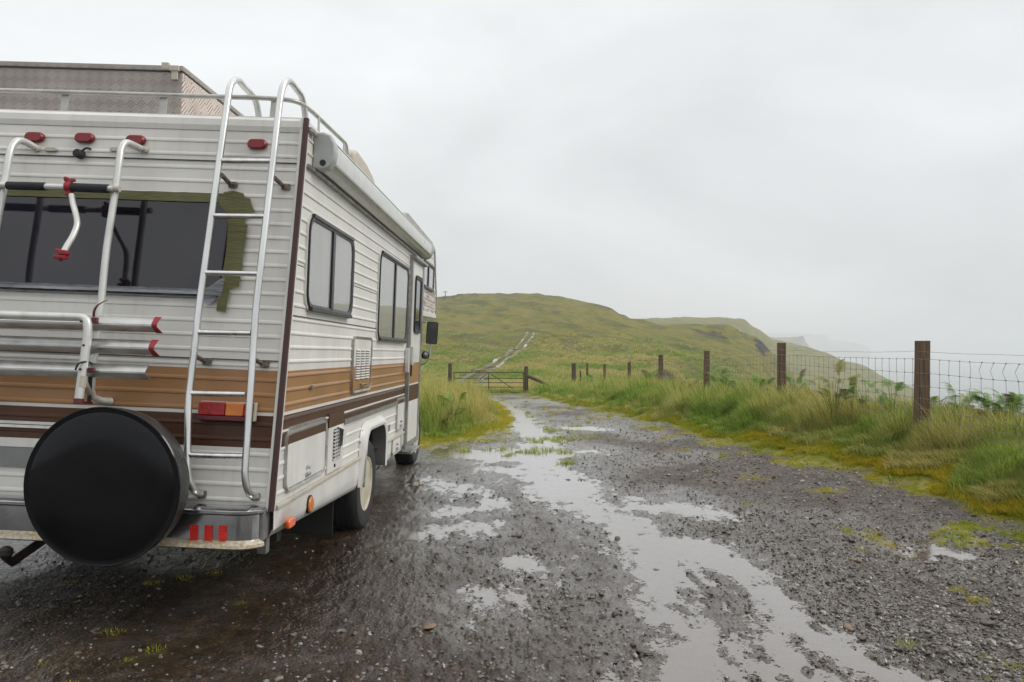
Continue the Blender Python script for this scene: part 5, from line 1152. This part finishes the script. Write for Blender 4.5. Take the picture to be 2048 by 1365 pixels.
# grass sprigs standing in the shallow pool and field grass past the gate
X, Y = sample(420, 9.5, 16, lambda y: y*0-.9, lambda y: y*0+1.6, 1); q = fbm(X*1.6, Y*1.1, 3, 340); k = (q > .2); X, Y = X[k], Y[k]
tag(scatter('pool_sprigs', X, Y, base(X, Y)-.03, np.full(len(X), 5), RNG.uniform(.35, .9, len(X)), RNG.uniform(.2, .6, len(X)), tcol), 'low green sprigs standing in the shallow pool', 'grass')
X, Y = sample(22000, 37.5, 170, lambda y: -.17*y-1, lambda y: .40*y, .7)
k = np.ones(len(X), bool)
for cx, cy in zip(tX[::6], tY[::6]): k &= np.hypot(X-cx, (Y-cy)*.6) > 1.3
k &= (rock_mask(X, Y) < .3) & (RNG.random(len(X)) > sst(80, 170, Y)); X, Y = X[k], Y[k]; n = len(X); Zf = base(X, Y)+hill_noise(X, Y)-.02
tag(scatter('field_grass', X, Y, Zf, np.where(RNG.random(n) < .6, 5, 3), RNG.uniform(.8, 1.4, n)*(1+np.clip((Y-40)/70, 0, 3)*sst(360, 180, Y)), np.clip(.52+fbm(X*.12, Y*.09, 4, 350)*1.1, 0, 1), tcol), 'low tussocky grass on the hillside beyond the gate', 'grass')
# ---- bracken
def frond_mesh(seed, L_=.5, npair=17):
    rn = random.Random(seed); V = []; Fc = []; cv = []; hg = []
    def pt(t): return Vector((0, L_*(t*.92), L_*(.42*math.sin(t*1.9)-.38*t*t)))
    def addq(a, b, c, d=None):
        i = len(V); c_ = rn.random(); V.extend([tuple(a), tuple(b), tuple(c)]+([tuple(d)] if d else [])); Fc.append(tuple(range(i, len(V)))); cv.extend([c_]*(len(V)-i)); hg.extend([0]*(len(V)-i))
    for k in range(10):
        a, b = pt(k/10), pt((k+1)/10); w_ = Vector((.0025, 0, 0)); addq(a-w_, a+w_, b+w_, b-w_)
    for k in range(npair):
        t = .14+.86*k/npair; p = pt(t); ln = L_*.42*(1-t)**.75*(1 if k > 1 else .8)*rn.uniform(.85, 1.1)
        for s in (-1, 1):
            dr = Vector((s*.93, .36, -.12+rn.uniform(-.1, .1))).normalized(); nn = Vector((-dr.y*s, dr.x*s, 0)).normalized(); np_ = max(3, int(ln/.016))
            for j in range(np_):
                u = j/np_; c = p+dr*ln*u; wl = ln*.23*(1-u)**.8+.003; q = p+dr*ln*(u+1.0/np_)
                addq(c, q, c+(nn*wl+dr*wl*.35)); addq(c, q, c+(-nn*wl+dr*wl*.35))
    me = bpy.data.meshes.new('frond'); me.from_pydata(V, [], Fc)
    for nm, vv in (('cv', cv), ('hgt', hg)): a = me.attributes.new(nm, 'FLOAT', 'POINT'); a.data.foreach_set('value', vv)
    return me
def fern_mat(nm, a, b, c):
    q = NT(nm); col = q.ramp(q.attr('cv'), [(0, a), (.5, b), (1, c)]); q.set('Base Color', col); q.set('Roughness', .5); tl = q.n.new('ShaderNodeBsdfTranslucent'); q.l.new(col, tl.inputs[0]); ms = q.n.new('ShaderNodeMixShader'); ms.inputs[0].default_value = .3
    q.l.new(q.b.outputs[0], ms.inputs[1]); q.l.new(tl.outputs[0], ms.inputs[2]); q.l.new(ms.outputs[0], q.n['Material Output'].inputs[0]); return q.m
FM = [fern_mat('bracken_green', (.07, .16, .018), (.16, .30, .035), (.28, .44, .07)), fern_mat('bracken_yellowing', (.13, .16, .02), (.24, .26, .035), (.36, .32, .06)), fern_mat('bracken_brown', (.05, .022, .012), (.10, .045, .022), (.16, .08, .035))]
fms = []
for s in range(3):
    for m in FM:
        me = frond_mesh(s*1, .5) ; me.materials.append(m); fms.append(me)
def fern(px, Y, top_py, nf, lab, tone, seed, sc_=1.0):
    X = gpos(px, Y); g0 = gz(X, Y); zt = EH+(HZ-top_py)/FP*Y; h = max(.25, zt-g0); o = empty('bracken', (X, Y, g0)); tag(o, lab, 'fern', 'bracken plants along the fence'); rn = random.Random(seed)
    st_ = MB(); tops = []
    for k in range(int(nf*2.3)):
        a = rn.uniform(0, 6.28); hh = h*rn.uniform(.45, 1.0) if k else h; r = rn.uniform(.02, .26); p = Vector((math.cos(a)*r, math.sin(a)*r, hh)); st_.tube([(0, 0, -.1), (p.x*.5, p.y*.5, hh*.55), tuple(p)], .005, 5, rr=[.004, .0035, .002]); tops.append((p, a))
    st_.build('stem', FM[2] if tone == 2 else FM[0], o, smooth=True)
    for p, a in tops:
        me = fms[rn.randrange(3)*3+(tone if rn.random() < .75 else rn.randrange(3))]; f = bpy.data.objects.new('frond', me); COL.objects.link(f); f.parent = o; f.location = p-Vector((0, 0, .03))
        f.rotation_euler = (rn.uniform(-.1, .9), rn.uniform(-.3, .3), a-1.57+rn.uniform(-.5, .5)); s_ = sc_*rn.uniform(.45, .85); f.scale = (s_, s_, s_)
ferns = [
 (1668, 10.8, 748, 7, 'yellow green bracken clump, tallest plant left of the nearest post', 1, 1, .8), (1700, 11.0, 775, 5, 'low green bracken at the right foot of the yellow green clump', 0, 2, .7),
 (1738, 10.6, 768, 3, 'single arching bracken frond midway between the two nearest posts', 0, 3, .75), (1785, 10.2, 772, 4, 'upright bracken plant just left of the nearest post', 0, 4, .8), (1810, 10.6, 790, 3, 'small pale bracken touching the left side of the nearest post', 1, 5, .6),
 (1868, 10.0, 790, 4, 'dark bracken just right of the nearest post', 0, 6, .7), (1918, 9.6, 783, 5, 'tall thin bracken with one top frond against the sea', 0, 7, .8), (1940, 9.8, 815, 4, 'low yellowing bracken under the tall thin bracken', 1, 8, .7),
 (1985, 8.9, 800, 8, 'dense green bracken bush left of the right picture edge', 0, 9, .85), (2030, 8.6, 800, 9, 'dense green bracken bush cut by the right picture edge', 0, 10, .9), (2010, 9.2, 835, 7, 'reddish brown dying bracken under the dense green bushes', 2, 11, .8), (1960, 9.4, 838, 6, 'brown withered bracken patch below the netting', 2, 12, .7),
 (1520, 15.5, 765, 6, 'green bracken just left of the second nearest post', 0, 13, .9), (1590, 15.0, 755, 6, 'green bracken just right of the second nearest post', 0, 14, .9), (1440, 18.5, 750, 5, 'arching bracken just right of the third nearest post', 0, 15, 1.1), (1385, 20, 765, 5, 'bright bracken left of the third nearest post', 1, 16, 1.0),
 (1470, 17.5, 770, 5, 'dark low bracken between the second and third nearest posts', 0, 17, 1.0), (1298, 24, 752, 5, 'bracken left of the fourth nearest post', 0, 18, 1.2), (1186, 36, 758, 5, 'green bracken at the foot of the posts right of the gate', 0, 19, 1.5),
 (905, 13.8, 800, 8, 'dark green leaning bracken in the tall grass beyond the motorhome', 0, 20, .7), (885, 13.2, 830, 6, 'reddish brown bracken low in the tall grass', 2, 21, .5)]
for a in ferns: fern(*a)
# ---- stones
def stone_obj(name, seed, sub=2, flat=.6):
    import bmesh
    bm = bmesh.new(); bmesh.ops.create_icosphere(bm, subdivisions=sub, radius=1); rn = random.Random(seed); off = [Vector((rn.uniform(-1, 1), rn.uniform(-1, 1), rn.uniform(-1, 1))).normalized() for _ in range(7)]
    for v in bm.verts:
        c = v.co.normalized(); k = 1
        for o in off: k -= max(0, c.dot(o)-.62)*.55
        v.co = c*k; v.co.z *= flat; v.co.x *= 1.15
    me = bpy.data.meshes.new(name); bm.to_mesh(me); bm.free(); return me
ps = NT('pebble_stone'); tv = ps.attr('tint', 'INSTANCER')
ps.set('Base Color', ps.mix(.25, ps.ramp(tv, [(0, (.028, .026, .027)), (.25, (.065, .058, .052)), (.45, (.11, .088, .068)), (.6, (.08, .083, .09)), (.75, (.19, .15, .11)), (.88, (.20, .19, .175)), (1, (.38, .35, .31))]), ps.ramp(ps.noise(60, 3), [(.3, (.04, .035, .03)), (.7, (.20, .17, .14))])))
ps.set('Roughness', .33); ps.set('Specular IOR Level', .5)
scol = bpy.data.collections.new('pebbles')
for i in range(5):
    me = stone_obj('pebble_%s' % 'abcde'[i], i, 1, (.5, .65, .45, .7, .55)[i]); me.materials.append(ps.m); scol.objects.link(bpy.data.objects.new('pebble_%s' % 'abcde'[i], me))
X, Y = sample(240000, 2.4, 20, lambda y: -.74*y, lambda y: np.minimum(edgeR(y)+.1, .74*y), 1.3)
pn = pond(X, Y); gmk = gravel_masks(X, Y); den = np.clip(.12+.95*sst(.3, 2.6, X+fbm(X, Y, 3, 150)*.9)+.35*sst(.05, .35, fbm(X*1.3, Y*1.1, 3, 360)), 0, 1)*np.where(pn > .06, .16, np.where(pn > -.1, .5, 1))*gmk*(1-.7*moss_mask(X, Y))*(1-.85*sst(.1, -.8, X+.10*(Y-4)))
k = RNG.random(len(X)) < den*.62; X, Y = X[k], Y[k]; n = len(X)
sz = np.exp(RNG.normal(np.log(.0072), .45, n))*(1+.25*(Y > 8)); sz = np.clip(sz, .003, .03)
rot = np.stack([RNG.normal(0, .35, n), RNG.normal(0, .35, n), RNG.uniform(0, 6.28, n)], -1)
tag(scatter('gravel_stones', X, Y, ground_z(X, Y)+sz*.12, RNG.integers(0, 5, n), sz, RNG.random(n), scol, rot), 'loose wet gravel stones over the parking ground', 'gravel')
big_st = [(1509, 1164, .022, 'round brown stone standing alone in the right arm of the puddle'), (1312, 1132, .030, 'dark muddy clod in the middle of the puddle'), (1290, 1118, .018, 'small dark clod just behind the muddy clod in the puddle'), (1330, 1140, .016, 'small flat clod just in front of the muddy clod in the puddle'), (1102, 1049, .026, 'dark stone on the wet ground left of the long puddle'), (1036, 1071, .028, 'larger of two dark stones left of the puddle'), (1027, 1074, .018, 'smaller of two dark stones left of the puddle'), (1135, 956, .040, 'dark stone at the upper bend of the puddle'), (1185, 1196, .022, 'mossy stone on bare mud left of the puddle'), (1208, 1240, .022, 'dark lump at the end of a mud ridge'), (1708, 1126, .024, 'ochre stone on the gravel beside its twin'), (1720, 1129, .020, 'small ochre stone touching the larger ochre one'), (1635, 1085, .022, 'dark stone on the gravel right of the puddle'), (1583, 1138, .018, 'greenish stone at the right rim of the puddle'), (1722, 1271, .022, 'dark pebble near the lower puddle arm'), (1960, 1240, .045, 'brown clod on the coarse gravel at lower right'), (1975, 1256, .035, 'dark stone lying against the brown clod at lower right'), (1560, 1181, .020, 'pinkish stone at the edge of the lower puddle arm'), (1697, 1250, .028, 'long pinkish stone on the mud island'), (1286, 1300, .030, 'flat brown stone at the bottom centre'), (860, 1262, .030, 'long pinkish flat stone near the bottom left of centre'), (948, 1262, .016, 'thin pale straw lying on the mud')]
for i, (px, py, r, lab) in enumerate(big_st):
    x, y = gp(px, py); me = stone_obj('stone', 50+i, 2, .75 if i < 12 else .5); me.polygons.foreach_set('use_smooth', [True]*len(me.polygons)); me.materials.append(M['stone'] if i not in (10, 11, 17, 18, 20, 21) else M['beige'] if i == 21 else mat('pale_stone', (.22, .14, .085), .4, var=.25, vscale=25))
    o = bpy.data.objects.new('stone' if i != 21 else 'straw', me); COL.objects.link(o); o.location = (x, y, float(ground_z(np.array([x]), np.array([y]))[0])+r*.35); o.scale = (r*(1.6 if 'long' in lab or 'flat' in lab else 1), r, r*.8)
    if i == 21: o.scale = (.028, .004, .003); o.location.z += .0
    o.rotation_euler = (0, 0, -.9 if i == 21 else i*1.3); tag(o, lab, 'stone' if i != 21 else 'straw')
# ================================================================ haze
b = MB(); b.box(-3600, 6600, -900, 6000, -90, 75); hz_o = b.build('haze', bpy.data.materials.new('haze_air')); tag(hz_o, kind='stuff')
hm = hz_o.data.materials[0]; hm.use_nodes = True; hn, hl = nodes_of(hm); hn.clear(); ho = hn.new('ShaderNodeOutputMaterial'); pv = hn.new('ShaderNodeVolumePrincipled'); pv.inputs['Color'].default_value = (.93, .95, .97, 1); pv.inputs['Density'].default_value = .0006; pv.inputs['Anisotropy'].default_value = .0
hl.new(pv.outputs[0], ho.inputs['Volume']); hz_o.display_type = 'WIRE'
